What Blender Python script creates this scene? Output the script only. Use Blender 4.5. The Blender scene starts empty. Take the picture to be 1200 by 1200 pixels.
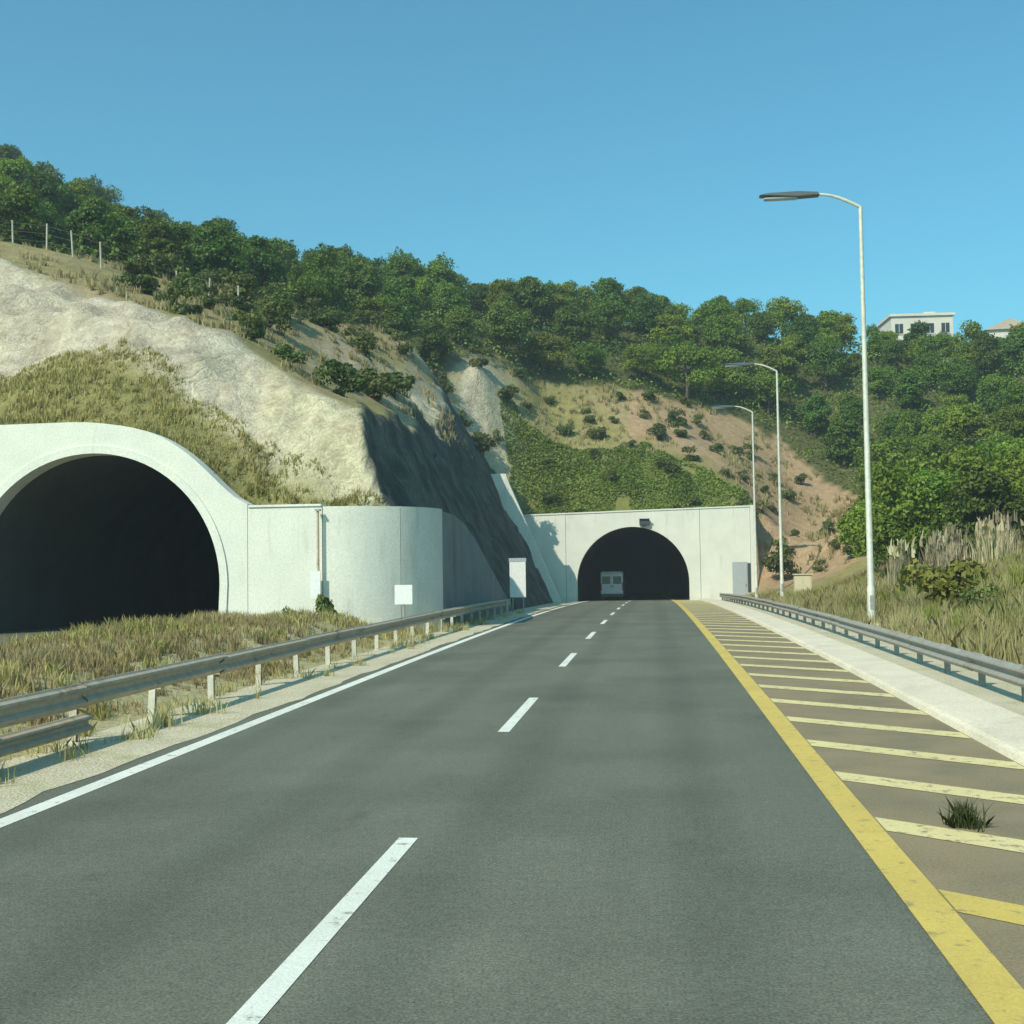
import bpy, bmesh, math, random
import numpy as np
from mathutils import Vector, Matrix

random.seed(7)
RNG = np.random.default_rng(11)
rad = math.radians
SC = bpy.context.scene
COL = SC.collection

# ------------------------------------------------------------------ camera
CAM_H = 2.1
cam_d = bpy.data.cameras.new('camera')
cam_d.sensor_width = 36.0
cam_d.lens = 42.0
cam_d.clip_start = 0.05
cam_d.clip_end = 3000.0
cam = bpy.data.objects.new('camera', cam_d)
COL.objects.link(cam)
cam.matrix_world = (Matrix.Translation((0, 0, CAM_H)) @ Matrix.Rotation(rad(6.679), 4, 'Z')
                    @ Matrix.Rotation(rad(90 + 2.63), 4, 'X') @ Matrix.Rotation(rad(-0.8), 4, 'Z'))
SC.camera = cam

# ------------------------------------------------------------------ sky and sun
SUN_EL = 42.0
SUN_LEFT = 33.0            # degrees left of straight behind the camera
sun_dir = Vector((-math.cos(rad(SUN_EL)) * math.sin(rad(SUN_LEFT)),
                  -math.cos(rad(SUN_EL)) * math.cos(rad(SUN_LEFT)), math.sin(rad(SUN_EL))))
world = bpy.data.worlds.new('World')
SC.world = world
world.use_nodes = True
wn = world.node_tree.nodes
wl = world.node_tree.links
bg = wn['Background']
sky = wn.new('ShaderNodeTexSky')
sky.sky_type = 'NISHITA'
sky.sun_disc = False
sky.sun_elevation = rad(SUN_EL)
sky.sun_rotation = math.atan2(sun_dir.x, sun_dir.y)
sky.altitude = 0.0
sky.air_density = 1.0
sky.dust_density = 1.2
sky.ozone_density = 1.0
tint = wn.new('ShaderNodeMix')              # the camera's cool, cyan-leaning rendering of a clear sky
tint.data_type = 'RGBA'
tint.blend_type = 'MULTIPLY'
tint.inputs[0].default_value = 1.0
tint.inputs[7].default_value = (0.44, 1.08, 1.08, 1.0)
wl.new(sky.outputs[0], tint.inputs[6])
wl.new(tint.outputs[2], bg.inputs['Color'])
bg.inputs['Strength'].default_value = 0.112
sun_d = bpy.data.lights.new('sun', 'SUN')
sun_d.energy = 3.6
sun_d.angle = rad(0.53)
sun_d.color = (1.0, 0.91, 0.74)
sun = bpy.data.objects.new('sun', sun_d)
COL.objects.link(sun)
sun.rotation_euler = sun_dir.to_track_quat('Z', 'Y').to_euler()
SC.view_settings.view_transform = 'Standard'
SC.view_settings.look = 'None'
SC.view_settings.exposure = 0.46
SC.view_settings.gamma = 1.0
SC.view_settings.use_curve_mapping = False
SC.cycles.max_bounces = 4
SC.cycles.volume_bounces = 0
SC.cycles.transparent_max_bounces = 8


# ------------------------------------------------------------------ numpy noise
_perm = np.random.default_rng(3).permutation(512)
_val = np.random.default_rng(4).uniform(-1, 1, 512)


def vnoise(x, y, z=0.0):
    x, y, z = np.broadcast_arrays(np.asarray(x, float), np.asarray(y, float), np.asarray(z, float))
    xi, yi, zi = np.floor(x).astype(int), np.floor(y).astype(int), np.floor(z).astype(int)
    fx, fy, fz = x - xi, y - yi, z - zi
    ux, uy, uz = [f * f * (3 - 2 * f) for f in (fx, fy, fz)]

    def h(a, b, c):
        return _val[_perm[(_perm[(_perm[a & 511] + b) & 511] + c) & 511]]
    r = 0
    for i in (0, 1):
        for j in (0, 1):
            for k in (0, 1):
                w = (ux if i else 1 - ux) * (uy if j else 1 - uy) * (uz if k else 1 - uz)
                r = r + w * h(xi + i, yi + j, zi + k)
    return r


def fbm(x, y, z=0.0, octv=4):
    r, a = 0, 1.0
    x, y, z = np.asarray(x, float), np.asarray(y, float), np.asarray(z, float)
    for o in range(octv):
        r = r + a * vnoise(x * 2 ** o + 17.3 * o, y * 2 ** o + 5.1 * o, z * 2 ** o)
        a *= 0.5
    return r


def sstep(a, b, x):
    t = np.clip((np.asarray(x, float) - a) / (b - a), 0, 1)
    return t * t * (3 - 2 * t)


# ------------------------------------------------------------------ materials
def new_mat(name):
    m = bpy.data.materials.new(name)
    m.use_nodes = True
    n = m.node_tree.nodes
    return m, n, m.node_tree.links, n['Principled BSDF']


def mixc(n, l, fac, a, b, blend='MIX'):
    x = n.new('ShaderNodeMix')
    x.data_type = 'RGBA'
    x.blend_type = blend
    for sock, v in ((x.inputs[0], fac), (x.inputs[6], a), (x.inputs[7], b)):
        if hasattr(v, 'is_linked') or hasattr(v, 'links'):
            l.new(v, sock)
        elif isinstance(v, (int, float)):
            sock.default_value = v
        else:
            sock.default_value = (*v, 1.0)
    return x.outputs[2]


def noise(n, l, scale, detail=5.0, rough=0.6, coord=None, stretch=None):
    t = n.new('ShaderNodeTexNoise')
    t.inputs['Scale'].default_value = scale
    t.inputs['Detail'].default_value = detail
    t.inputs['Roughness'].default_value = rough
    if coord is None:
        g = n.new('ShaderNodeNewGeometry')
        coord = g.outputs['Position']
    if stretch:
        mp = n.new('ShaderNodeMapping')
        mp.inputs['Scale'].default_value = stretch
        l.new(coord, mp.inputs['Vector'])
        coord = mp.outputs['Vector']
    l.new(coord, t.inputs['Vector'])
    return t.outputs['Fac']


def ramp(n, l, fac, p0, p1, c0=(0, 0, 0), c1=(1, 1, 1)):
    r = n.new('ShaderNodeValToRGB')
    r.color_ramp.elements[0].position = p0
    r.color_ramp.elements[1].position = p1
    r.color_ramp.elements[0].color = (*c0, 1)
    r.color_ramp.elements[1].color = (*c1, 1)
    l.new(fac, r.inputs['Fac'])
    return r.outputs['Color']


def bump(n, l, bsdf, height, strength, dist):
    b = n.new('ShaderNodeBump')
    b.inputs['Strength'].default_value = strength
    b.inputs['Distance'].default_value = dist
    l.new(height, b.inputs['Height'])
    l.new(b.outputs['Normal'], bsdf.inputs['Normal'])


def surf(name, base, var, scale=1.0, fine=30.0, rough=0.85, bstr=0.3, bdist=0.02, amount=0.6,
         stretch=None, spec=0.3, dirt=None, dirt_range=(0.55, 0.75), dirt_scale=0.35, dirt_stretch=None):
    m, n, l, b = new_mat(name)
    big = ramp(n, l, noise(n, l, scale, stretch=stretch), 0.35, 0.65)
    c = mixc(n, l, big, base, var)
    fn = noise(n, l, fine, 3.0)
    c2 = mixc(n, l, ramp(n, l, fn, 0.3, 0.7), tuple(v * (1 - 0.35 * amount) for v in (1, 1, 1)),
              tuple(v * (1 + 0.25 * amount) for v in (1, 1, 1)))
    c = mixc(n, l, 1.0, c, c2, 'MULTIPLY')
    if dirt:
        d = ramp(n, l, noise(n, l, dirt_scale, 6.0, 0.65, stretch=dirt_stretch), *dirt_range)
        c = mixc(n, l, d, c, dirt)
    l.new(c, b.inputs['Base Color'])
    b.inputs['Roughness'].default_value = rough
    b.inputs['Specular IOR Level'].default_value = spec
    if bstr:
        bump(n, l, b, fn, bstr, bdist)
    return m


def asphalt_mat(name, base, var):
    """worn asphalt: wheel paths, patches, tar streaks, aggregate speckle"""
    m, n, l, b = new_mat(name)
    big = ramp(n, l, noise(n, l, 0.9, 6.0, 0.6, stretch=(1.0, 0.12, 1.0)), 0.32, 0.68)
    c = mixc(n, l, big, base, var)
    blot = ramp(n, l, noise(n, l, 0.35, 5.0, 0.6), 0.42, 0.66)
    c = mixc(n, l, blot, c, tuple(0.86 * v for v in base))
    # darker oil band down the middle of each lane and polished wheel tracks: read from x across the road
    g = n.new('ShaderNodeNewGeometry')
    sx = n.new('ShaderNodeSeparateXYZ')
    l.new(g.outputs['Position'], sx.inputs[0])
    mm = n.new('ShaderNodeMath'); mm.operation = 'MULTIPLY_ADD'
    l.new(sx.outputs['X'], mm.inputs[0]); mm.inputs[1].default_value = 2 * math.pi / 1.79
    mm.inputs[2].default_value = 0.35
    sn = n.new('ShaderNodeMath'); sn.operation = 'SINE'
    l.new(mm.outputs[0], sn.inputs[0])
    tr = ramp(n, l, sn.outputs[0], 0.2, 1.0, (1.06, 1.06, 1.05), (0.86, 0.87, 0.88))
    c = mixc(n, l, 0.8, c, tr, 'MULTIPLY')
    sp = noise(n, l, 55.0, 2.0, 0.7)
    c = mixc(n, l, 1.0, c, ramp(n, l, sp, 0.3, 0.72, (0.58, 0.58, 0.58), (1.42, 1.42, 1.40)), 'MULTIPLY')
    # long paving seams and old oil spots
    oil = ramp(n, l, noise(n, l, 1.7, 3.0, 0.5, stretch=(1.0, 0.5, 1.0)), 0.66, 0.74, (1, 1, 1), (0.80, 0.80, 0.80))
    c = mixc(n, l, 1.0, c, oil, 'MULTIPLY')
    grit = ramp(n, l, noise(n, l, 14.0, 4.0, 0.75), 0.3, 0.7, (0.80, 0.80, 0.80), (1.16, 1.16, 1.15))
    c = mixc(n, l, 1.0, c, grit, 'MULTIPLY')
    l.new(c, b.inputs['Base Color'])
    b.inputs['Roughness'].default_value = 0.72
    b.inputs['Specular IOR Level'].default_value = 0.35
    bump(n, l, b, sp, 0.35, 0.012)
    return m


def paint_mat(name, col, under, wear=0.58):
    m, n, l, b = new_mat(name)
    w = ramp(n, l, noise(n, l, 7.0, 8.0, 0.72), wear, wear + 0.1)
    big = ramp(n, l, noise(n, l, 0.6, 4.0), 0.3, 0.7, tuple(0.82 * c for c in col), col)
    sp = noise(n, l, 60.0, 2.0)
    big = mixc(n, l, 1.0, big, ramp(n, l, sp, 0.3, 0.7, (0.85, 0.85, 0.85), (1.08, 1.08, 1.08)), 'MULTIPLY')
    l.new(mixc(n, l, w, big, under), b.inputs['Base Color'])
    b.inputs['Roughness'].default_value = 0.75
    bump(n, l, b, sp, 0.3, 0.008)
    return m


def metal_mat(name, col, rough=0.45, metallic=0.6, rust=None):
    m, n, l, b = new_mat(name)
    nz = noise(n, l, 6.0, 6.0, 0.65)
    c = mixc(n, l, ramp(n, l, nz, 0.35, 0.65), col, tuple(0.75 * v for v in col))
    if rust:
        c = mixc(n, l, ramp(n, l, noise(n, l, 2.2, 8.0, 0.7), 0.56, 0.68), c, rust)
    l.new(c, b.inputs['Base Color'])
    b.inputs['Metallic'].default_value = metallic
    b.inputs['Roughness'].default_value = rough
    return m


def plain_mat(name, col, rough=0.5, metallic=0.0, emis=None):
    m, n, l, b = new_mat(name)
    nz = noise(n, l, 9.0, 4.0)
    l.new(mixc(n, l, ramp(n, l, nz, 0.3, 0.7), col, tuple(0.85 * v for v in col)), b.inputs['Base Color'])
    b.inputs['Roughness'].default_value = rough
    b.inputs['Metallic'].default_value = metallic
    return m


def leaf_mat(name, dark, light, dry=None, transl=0.3, rough=0.6):
    m, n, l, b = new_mat(name)
    a = n.new('ShaderNodeAttribute'); a.attribute_name = 'v'
    oi = n.new('ShaderNodeObjectInfo')
    c = mixc(n, l, a.outputs['Fac'], dark, light)
    hv = n.new('ShaderNodeHueSaturation')
    mr = n.new('ShaderNodeMapRange'); mr.inputs[3].default_value = 0.475; mr.inputs[4].default_value = 0.52
    l.new(oi.outputs['Random'], mr.inputs[0]); l.new(mr.outputs[0], hv.inputs['Hue'])
    mr2 = n.new('ShaderNodeMapRange'); mr2.inputs[3].default_value = 0.72; mr2.inputs[4].default_value = 1.22
    mu = n.new('ShaderNodeMath'); mu.operation = 'MULTIPLY'; mu.inputs[1].default_value = 7.31
    fr = n.new('ShaderNodeMath'); fr.operation = 'FRACT'
    l.new(oi.outputs['Random'], mu.inputs[0]); l.new(mu.outputs[0], fr.inputs[0])
    l.new(fr.outputs[0], mr2.inputs[0]); l.new(mr2.outputs[0], hv.inputs['Value'])
    l.new(c, hv.inputs['Color'])
    col = hv.outputs['Color']
    l.new(col, b.inputs['Base Color'])
    b.inputs['Roughness'].default_value = rough
    b.inputs['Specular IOR Level'].default_value = 0.25
    tr = n.new('ShaderNodeBsdfTranslucent')
    l.new(col, tr.inputs['Color'])
    mx = n.new('ShaderNodeMixShader'); mx.inputs[0].default_value = transl
    l.new(b.outputs[0], mx.inputs[1]); l.new(tr.outputs[0], mx.inputs[2])
    l.new(mx.outputs[0], n['Material Output'].inputs['Surface'])
    return m


def terrain_mat():
    m, n, l, b = new_mat('hill_cover')
    a = n.new('ShaderNodeAttribute'); a.attribute_name = 'cover'
    f1 = noise(n, l, 1.6, 8.0, 0.7)
    f2 = noise(n, l, 9.0, 5.0, 0.7)
    c = mixc(n, l, 1.0, a.outputs['Color'], ramp(n, l, f1, 0.3, 0.7, (0.72, 0.70, 0.68), (1.2, 1.2, 1.18)), 'MULTIPLY')
    c = mixc(n, l, 1.0, c, ramp(n, l, f2, 0.3, 0.7, (0.72, 0.72, 0.72), (1.2, 1.2, 1.2)), 'MULTIPLY')
    # fractures and bedding on bare rock (alpha of the cover attribute)
    g = n.new('ShaderNodeNewGeometry')
    wp = n.new('ShaderNodeTexNoise'); wp.inputs['Scale'].default_value = 0.5; wp.inputs['Detail'].default_value = 4
    l.new(g.outputs['Position'], wp.inputs['Vector'])
    va = n.new('ShaderNodeVectorMath'); va.operation = 'MULTIPLY_ADD'
    l.new(wp.outputs['Color'], va.inputs[0]); va.inputs[1].default_value = (5.0, 5.0, 5.0); l.new(g.outputs['Position'], va.inputs[2])
    mp = n.new('ShaderNodeMapping'); mp.inputs['Rotation'].default_value = (0.0, 0.35, 0.0); mp.inputs['Scale'].default_value = (0.55, 0.55, 1.25)
    l.new(va.outputs[0], mp.inputs['Vector'])
    vo = n.new('ShaderNodeTexVoronoi'); vo.feature = 'DISTANCE_TO_EDGE'; vo.inputs['Scale'].default_value = 0.9
    l.new(mp.outputs[0], vo.inputs['Vector'])
    vo2 = n.new('ShaderNodeTexVoronoi'); vo2.feature = 'DISTANCE_TO_EDGE'; vo2.inputs['Scale'].default_value = 2.7
    l.new(mp.outputs[0], vo2.inputs['Vector'])
    cr = mixc(n, l, 1.0, ramp(n, l, vo.outputs['Distance'], 0.0, 0.05, (0.84, 0.82, 0.79), (1, 1, 1)),
              ramp(n, l, vo2.outputs['Distance'], 0.0, 0.05, (0.9, 0.89, 0.87), (1.02, 1.02, 1.02)), 'MULTIPLY')
    stn = ramp(n, l, noise(n, l, 0.5, 6.0, 0.65, stretch=(1, 1, 0.35)), 0.42, 0.68, (1.04, 1.03, 1.0), (0.84, 0.81, 0.75))
    cr = mixc(n, l, 1.0, cr, stn, 'MULTIPLY')
    c = mixc(n, l, a.outputs['Alpha'], c, mixc(n, l, 1.0, c, cr, 'MULTIPLY'))
    l.new(c, b.inputs['Base Color'])
    b.inputs['Roughness'].default_value = 0.95
    b.inputs['Specular IOR Level'].default_value = 0.1
    mh = n.new('ShaderNodeMath'); mh.operation = 'MINIMUM'; mh.inputs[1].default_value = 0.14
    l.new(vo.outputs['Distance'], mh.inputs[0])
    mh2 = n.new('ShaderNodeMath'); mh2.operation = 'MULTIPLY'
    l.new(mh.outputs[0], mh2.inputs[0]); l.new(a.outputs['Alpha'], mh2.inputs[1])
    mh3 = n.new('ShaderNodeMath'); mh3.operation = 'MULTIPLY_ADD'; mh3.inputs[1].default_value = 2.2
    l.new(mh2.outputs[0], mh3.inputs[0]); l.new(f1, mh3.inputs[2])
    f1 = mh3.outputs[0]
    ad = n.new('ShaderNodeMath'); ad.operation = 'ADD'
    l.new(f1, ad.inputs[0]); l.new(f2, ad.inputs[1])
    bump(n, l, b, ad.outputs[0], 0.7, 0.18)
    return m


M = {}
M['asphalt'] = asphalt_mat('asphalt', (0.126, 0.131, 0.097), (0.154, 0.159, 0.121))
M['asphalt_old'] = surf('dusty_asphalt', (0.27, 0.215, 0.125), (0.20, 0.17, 0.105), 0.8, 45, 0.9, 0.4, 0.012, 0.7,
                        dirt=(0.26, 0.22, 0.13), dirt_range=(0.48, 0.7), dirt_scale=0.9)
M['white_paint'] = paint_mat('white_road_paint', (0.78, 0.79, 0.71), (0.22, 0.22, 0.18), 0.565)
M['cream_paint'] = paint_mat('cream_road_paint', (0.76, 0.65, 0.31), (0.27, 0.215, 0.12), 0.535)
M['yellow_paint'] = paint_mat('yellow_road_paint', (0.66, 0.49, 0.115), (0.32, 0.25, 0.10), 0.56)
M['kerb'] = surf('pale_kerb_concrete', (0.72, 0.64, 0.49), (0.62, 0.55, 0.42), 0.9, 25, 0.9, 0.4, 0.015, 0.5,
                 dirt=(0.34, 0.30, 0.21), dirt_range=(0.60, 0.78), dirt_scale=1.2)
M['verge'] = surf('pale_gravel_verge', (0.62, 0.56, 0.41), (0.52, 0.47, 0.32), 1.3, 28, 0.95, 0.8, 0.04, 0.9,
                  dirt=(0.40, 0.38, 0.20), dirt_range=(0.55, 0.72), dirt_scale=1.1)
M['ground'] = surf('dry_earth', (0.42, 0.37, 0.21), (0.33, 0.31, 0.155), 0.5, 9, 0.95, 0.8, 0.05, 0.8)
M['portal'] = surf('white_portal_concrete', (0.70, 0.70, 0.62), (0.63, 0.64, 0.57), 0.7, 14, 0.85, 0.25, 0.012, 0.35,
                   dirt=(0.40, 0.40, 0.33), dirt_range=(0.56, 0.88), dirt_scale=1.4, dirt_stretch=(1.0, 1.0, 0.16))
M['lining'] = surf('dimmed_tunnel_lining', (0.085, 0.095, 0.085), (0.065, 0.07, 0.066), 0.4, 10, 0.9, 0.2, 0.02, 0.4)  # lining colour darkened to keep sunlight down inside the tunnels
M['retain'] = surf('shade_darkened_retaining_concrete', (0.24, 0.265, 0.255), (0.19, 0.21, 0.205), 0.5, 12, 0.88, 0.3, 0.015, 0.5,  # side wall concrete darkened so its colour deepens the shade
                   dirt=(0.12, 0.135, 0.125), dirt_range=(0.52, 0.8), dirt_scale=0.8, dirt_stretch=(1, 1, 0.2))
M['galv'] = metal_mat('galvanised_steel', (0.36, 0.35, 0.31), 0.65, 0.15, rust=(0.24, 0.15, 0.09))
M['galv_old'] = metal_mat('weathered_steel', (0.52, 0.43, 0.31), 0.8, 0.0, rust=(0.24, 0.16, 0.10))
M['post'] = metal_mat('pale_post_steel', (0.62, 0.60, 0.50), 0.55, 0.25, rust=(0.33, 0.23, 0.13))
M['pole'] = metal_mat('lamp_pole_steel', (0.66, 0.66, 0.56), 0.5, 0.15)
M['lamp_head'] = plain_mat('lamp_head_grey', (0.10, 0.12, 0.13), 0.5, 0.2)
M['glass'] = plain_mat('lamp_glass', (0.35, 0.38, 0.38), 0.15)
M['white_panel'] = plain_mat('white_sign_face', (0.78, 0.79, 0.76), 0.45)
M['grey_panel'] = plain_mat('grey_metal_panel', (0.42, 0.46, 0.48), 0.5, 0.2)
M['dark_panel'] = plain_mat('dark_metal_panel', (0.05, 0.06, 0.07), 0.5, 0.1)
M['cream_box'] = plain_mat('cream_cabinet_paint', (0.62, 0.56, 0.38), 0.6)
M['van_white'] = plain_mat('white_van_paint', (0.74, 0.75, 0.76), 0.3)
M['rubber'] = plain_mat('black_rubber', (0.02, 0.02, 0.02), 0.8)
M['win'] = plain_mat('dark_window_glass', (0.03, 0.04, 0.05), 0.08)
M['red'] = plain_mat('red_lamp_plastic', (0.45, 0.02, 0.02), 0.3)
M['house'] = surf('pale_render', (0.66, 0.62, 0.54), (0.60, 0.56, 0.49), 0.3, 6, 0.9, 0.1, 0.01, 0.3)
M['house_roof'] = surf('pale_roof', (0.50, 0.42, 0.34), (0.44, 0.36, 0.29), 0.6, 6, 0.9, 0.2, 0.02, 0.4)
M['wood'] = surf('weathered_timber', (0.50, 0.46, 0.36), (0.42, 0.38, 0.30), 2, 20, 0.9, 0.3, 0.01, 0.5)
M['bark'] = surf('bark', (0.12, 0.095, 0.07), (0.08, 0.065, 0.05), 3, 20, 0.95, 0.6, 0.03, 0.6)
M['leaf_oak'] = leaf_mat('oak_leaves', (0.085, 0.135, 0.012), (0.24, 0.33, 0.035))
M['leaf_dark'] = leaf_mat('dark_evergreen_leaves', (0.058, 0.108, 0.013), (0.155, 0.24, 0.034))
M['leaf_bush'] = leaf_mat('bush_leaves', (0.07, 0.105, 0.024), (0.17, 0.21, 0.058))
M['leaf_olive'] = leaf_mat('olive_bush_leaves', (0.15, 0.16, 0.025), (0.34, 0.34, 0.07))
M['leaf_under'] = leaf_mat('undergrowth_leaves', (0.08, 0.13, 0.018), (0.20, 0.27, 0.045))
M['leaf_bank'] = leaf_mat('bank_greenery', (0.15, 0.215, 0.03), (0.31, 0.38, 0.075))
M['grass_dry'] = leaf_mat('dry_grass', (0.32, 0.27, 0.10), (0.62, 0.55, 0.28), transl=0.35)
M['grass_olive'] = leaf_mat('olive_grass', (0.27, 0.25, 0.075), (0.48, 0.43, 0.16), transl=0.25)
M['grass_straw'] = leaf_mat('pale_straw', (0.34, 0.30, 0.16), (0.62, 0.57, 0.38), transl=0.25)
M['weed'] = leaf_mat('dark_weed', (0.035, 0.05, 0.015), (0.09, 0.11, 0.035))
M['terrain'] = terrain_mat()


# ------------------------------------------------------------------ object helpers
def link(name, me, mat=None, parent=None, loc=None):
    o = bpy.data.objects.new(name, me)
    COL.objects.link(o)
    if mat is not None and me is not None and not me.materials:
        me.materials.append(mat)
    if parent is not None:
        o.parent = parent
    if loc is not None:
        o.location = loc
    return o


def tag(o, label=None, cat=None, group=None, kind=None):
    for k, v in (('label', label), ('category', cat), ('group', group), ('kind', kind)):
        if v:
            o[k] = v
    return o


def thing(name, label, cat, loc=(0, 0, 0), rz=0.0, group=None):
    o = bpy.data.objects.new(name, None)
    o.empty_display_size = 0.3
    COL.objects.link(o)
    o.location = loc
    o.rotation_euler = (0, 0, rz)
    return tag(o, label, cat, group)


def raw(name, verts, faces, smooth=False):
    me = bpy.data.meshes.new(name)
    me.from_pydata([tuple(v) for v in verts], [], faces)
    if smooth:
        me.polygons.foreach_set('use_smooth', [True] * len(me.polygons))
    me.update()
    return me


def fast_mesh(name, verts, faces, attr=None, smooth=False):
    """verts (n,3) array, faces (m,k) array of equal-size faces; attr: per-vertex float 'v'"""
    verts = np.asarray(verts, np.float32)
    faces = np.asarray(faces, np.int32)
    me = bpy.data.meshes.new(name)
    k = faces.shape[1]
    me.vertices.add(len(verts)); me.vertices.foreach_set('co', verts.ravel())
    me.loops.add(faces.size); me.loops.foreach_set('vertex_index', faces.ravel())
    me.polygons.add(len(faces))
    me.polygons.foreach_set('loop_start', np.arange(0, faces.size, k, dtype=np.int32))
    me.polygons.foreach_set('loop_total', np.full(len(faces), k, np.int32))
    if smooth:
        me.polygons.foreach_set('use_smooth', np.ones(len(faces), bool))
    if attr is not None:
        a = me.attributes.new('v', 'FLOAT', 'POINT')
        a.data.foreach_set('value', np.asarray(attr, np.float32))
    me.update(calc_edges=True)
    me.validate()
    return me


class MB:
    """collects simple solids into one mesh"""
    def __init__(self):
        self.v, self.f = [], []

    def add(self, vs, fs):
        o = len(self.v)
        self.v += [tuple(p) for p in vs]
        self.f += [tuple(i + o for i in q) for q in fs]
        return self

    def box(self, x0, x1, y0, y1, z0, z1):
        vs = [(x, y, z) for z in (z0, z1) for y in (y0, y1) for x in (x0, x1)]
        return self.add(vs, [(0, 2, 3, 1), (4, 5, 7, 6), (0, 1, 5, 4), (2, 6, 7, 3), (0, 4, 6, 2), (1, 3, 7, 5)])

    def tube(self, pts, radii, n=10, caps=True):
        pts = [Vector(p) for p in pts]
        rings = []
        for i, p in enumerate(pts):
            d = (pts[min(i + 1, len(pts) - 1)] - pts[max(i - 1, 0)]).normalized()
            a = d.orthogonal().normalized() if i == 0 else (prev - d * prev.dot(d)).normalized()
            prev = a
            b = d.cross(a)
            rings.append([p + (a * math.cos(t) + b * math.sin(t)) * radii[i]
                          for t in [2 * math.pi * k / n for k in range(n)]])
        vs = [q for r in rings for q in r]
        fs = []
        for i in range(len(pts) - 1):
            for k in range(n):
                k2 = (k + 1) % n
                fs.append((i * n + k, i * n + k2, (i + 1) * n + k2, (i + 1) * n + k))
        if caps:
            fs.append(tuple(range(n - 1, -1, -1)))
            fs.append(tuple((len(pts) - 1) * n + k for k in range(n)))
        return self.add(vs, fs)

    def prism(self, poly, axis, a, b):
        """poly: list of 2D points extruded along axis ('x': poly=(y,z); 'y': poly=(x,z); 'z': poly=(x,y))"""
        def P(p, t):
            return {'x': (t, p[0], p[1]), 'y': (p[0], t, p[1]), 'z': (p[0], p[1], t)}[axis]
        n = len(poly)
        vs = [P(p, a) for p in poly] + [P(p, b) for p in poly]
        fs = [tuple(range(n)), tuple(range(2 * n - 1, n - 1, -1))]
        fs += [(i, i + n, (i + 1) % n + n, (i + 1) % n) for i in range(n)]
        return self.add(vs, fs)

    def mesh(self, name, bevel=0.0, seg=2, smooth=False):
        me = raw(name, self.v, self.f)
        bm = bmesh.new(); bm.from_mesh(me)
        bmesh.ops.recalc_face_normals(bm, faces=bm.faces)
        if bevel:
            es = [e for e in bm.edges if len(e.link_faces) == 2 and e.calc_face_angle(0) > 0.5]
            bmesh.ops.bevel(bm, geom=es, offset=bevel, segments=seg, affect='EDGES', clamp_overlap=True)
        bm.to_mesh(me); bm.free()
        if smooth:
            me.polygons.foreach_set('use_smooth', [True] * len(me.polygons))
            me.set_sharp_from_angle(angle=rad(35))
        return me

    def build(self, name, mat, parent=None, bevel=0.0, smooth=False, seg=2):
        return link(name, self.mesh(name, bevel, seg, smooth), mat, parent)


def copy_tree(o, parent=None):
    c = o.copy()
    COL.objects.link(c)
    c.parent = parent
    for ch in o.children:
        copy_tree(ch, c)
    return c


# ------------------------------------------------------------------ road profile and ground
def zr(y):
    """height of the road: level, then dipping gently towards the far tunnel"""
    y = np.asarray(y, float)
    a = np.clip(y - 20.0, 0, 80.0)
    b = np.clip(y - 100.0, 0, 200.0)
    return -1.33e-4 * a * a - 0.0213 * b


def zf(y):
    return float(zr(y))


Y_T1, Y_T2 = 40.0, 100.0
YS = list(np.arange(-60, 20, 10.0)) + list(np.arange(20, 130, 4.0)) + list(np.arange(130, 330, 20.0))


def strip(name, x0, x1, ys, lift, mat, parent=None, edge=0.0, thick=0.0):
    """a sheet that follows the road profile between x0 and x1"""
    v, f = [], []
    for y in ys:
        e0 = edge * float(vnoise(y * 0.9, 3.3)) + edge * 0.5 * float(vnoise(y * 3.1, 8.3))
        e1 = edge * float(vnoise(y * 0.9, 9.7)) + edge * 0.5 * float(vnoise(y * 3.1, 1.3))
        z = zf(y) + lift
        v += [(x0 + e0, y, z), (x1 + e1, y, z)]
    n = len(ys)
    for i in range(n - 1):
        f.append((2 * i, 2 * i + 1, 2 * i + 3, 2 * i + 2))
    return link(name, raw(name, v, f), mat, parent)


gx = np.concatenate([[-600, -250, -120, -60], np.arange(-32, 12, 1.0), [20, 60, 150, 600]])
gy = np.concatenate([[-300, -100, -40], np.arange(-20, 60, 1.0), np.arange(60, 130, 5.0), [150, 200, 300, 500, 900]])
GX, GY = np.meshgrid(gx, gy)


def median_z(x, y):
    """low earth berm along the median between the two carriageways"""
    w = sstep(-15.0, -13.0, x) * (1 - sstep(-9.2, -7.5, x)) * (1 - sstep(34, 38.5, y))
    return w * (0.63 + 0.12 * fbm(np.asarray(x) * 0.35, np.asarray(y) * 0.25, 2.0, 3))


GZ = zr(GY) - 0.03 + median_z(GX, GY) * (GX < -7)
gv = np.stack([GX, GY, GZ], -1).reshape(-1, 3)
nxg = len(gx)
gi = np.arange(len(gv)).reshape(GX.shape)
gf = np.stack([gi[:-1, :-1], gi[:-1, 1:], gi[1:, 1:], gi[1:, :-1]], -1).reshape(-1, 4)
ground = link('ground', fast_mesh('ground', gv, gf, smooth=True), M['ground'])
tag(ground, 'dry earthy ground under the roads and the hill', kind='structure')

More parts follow.
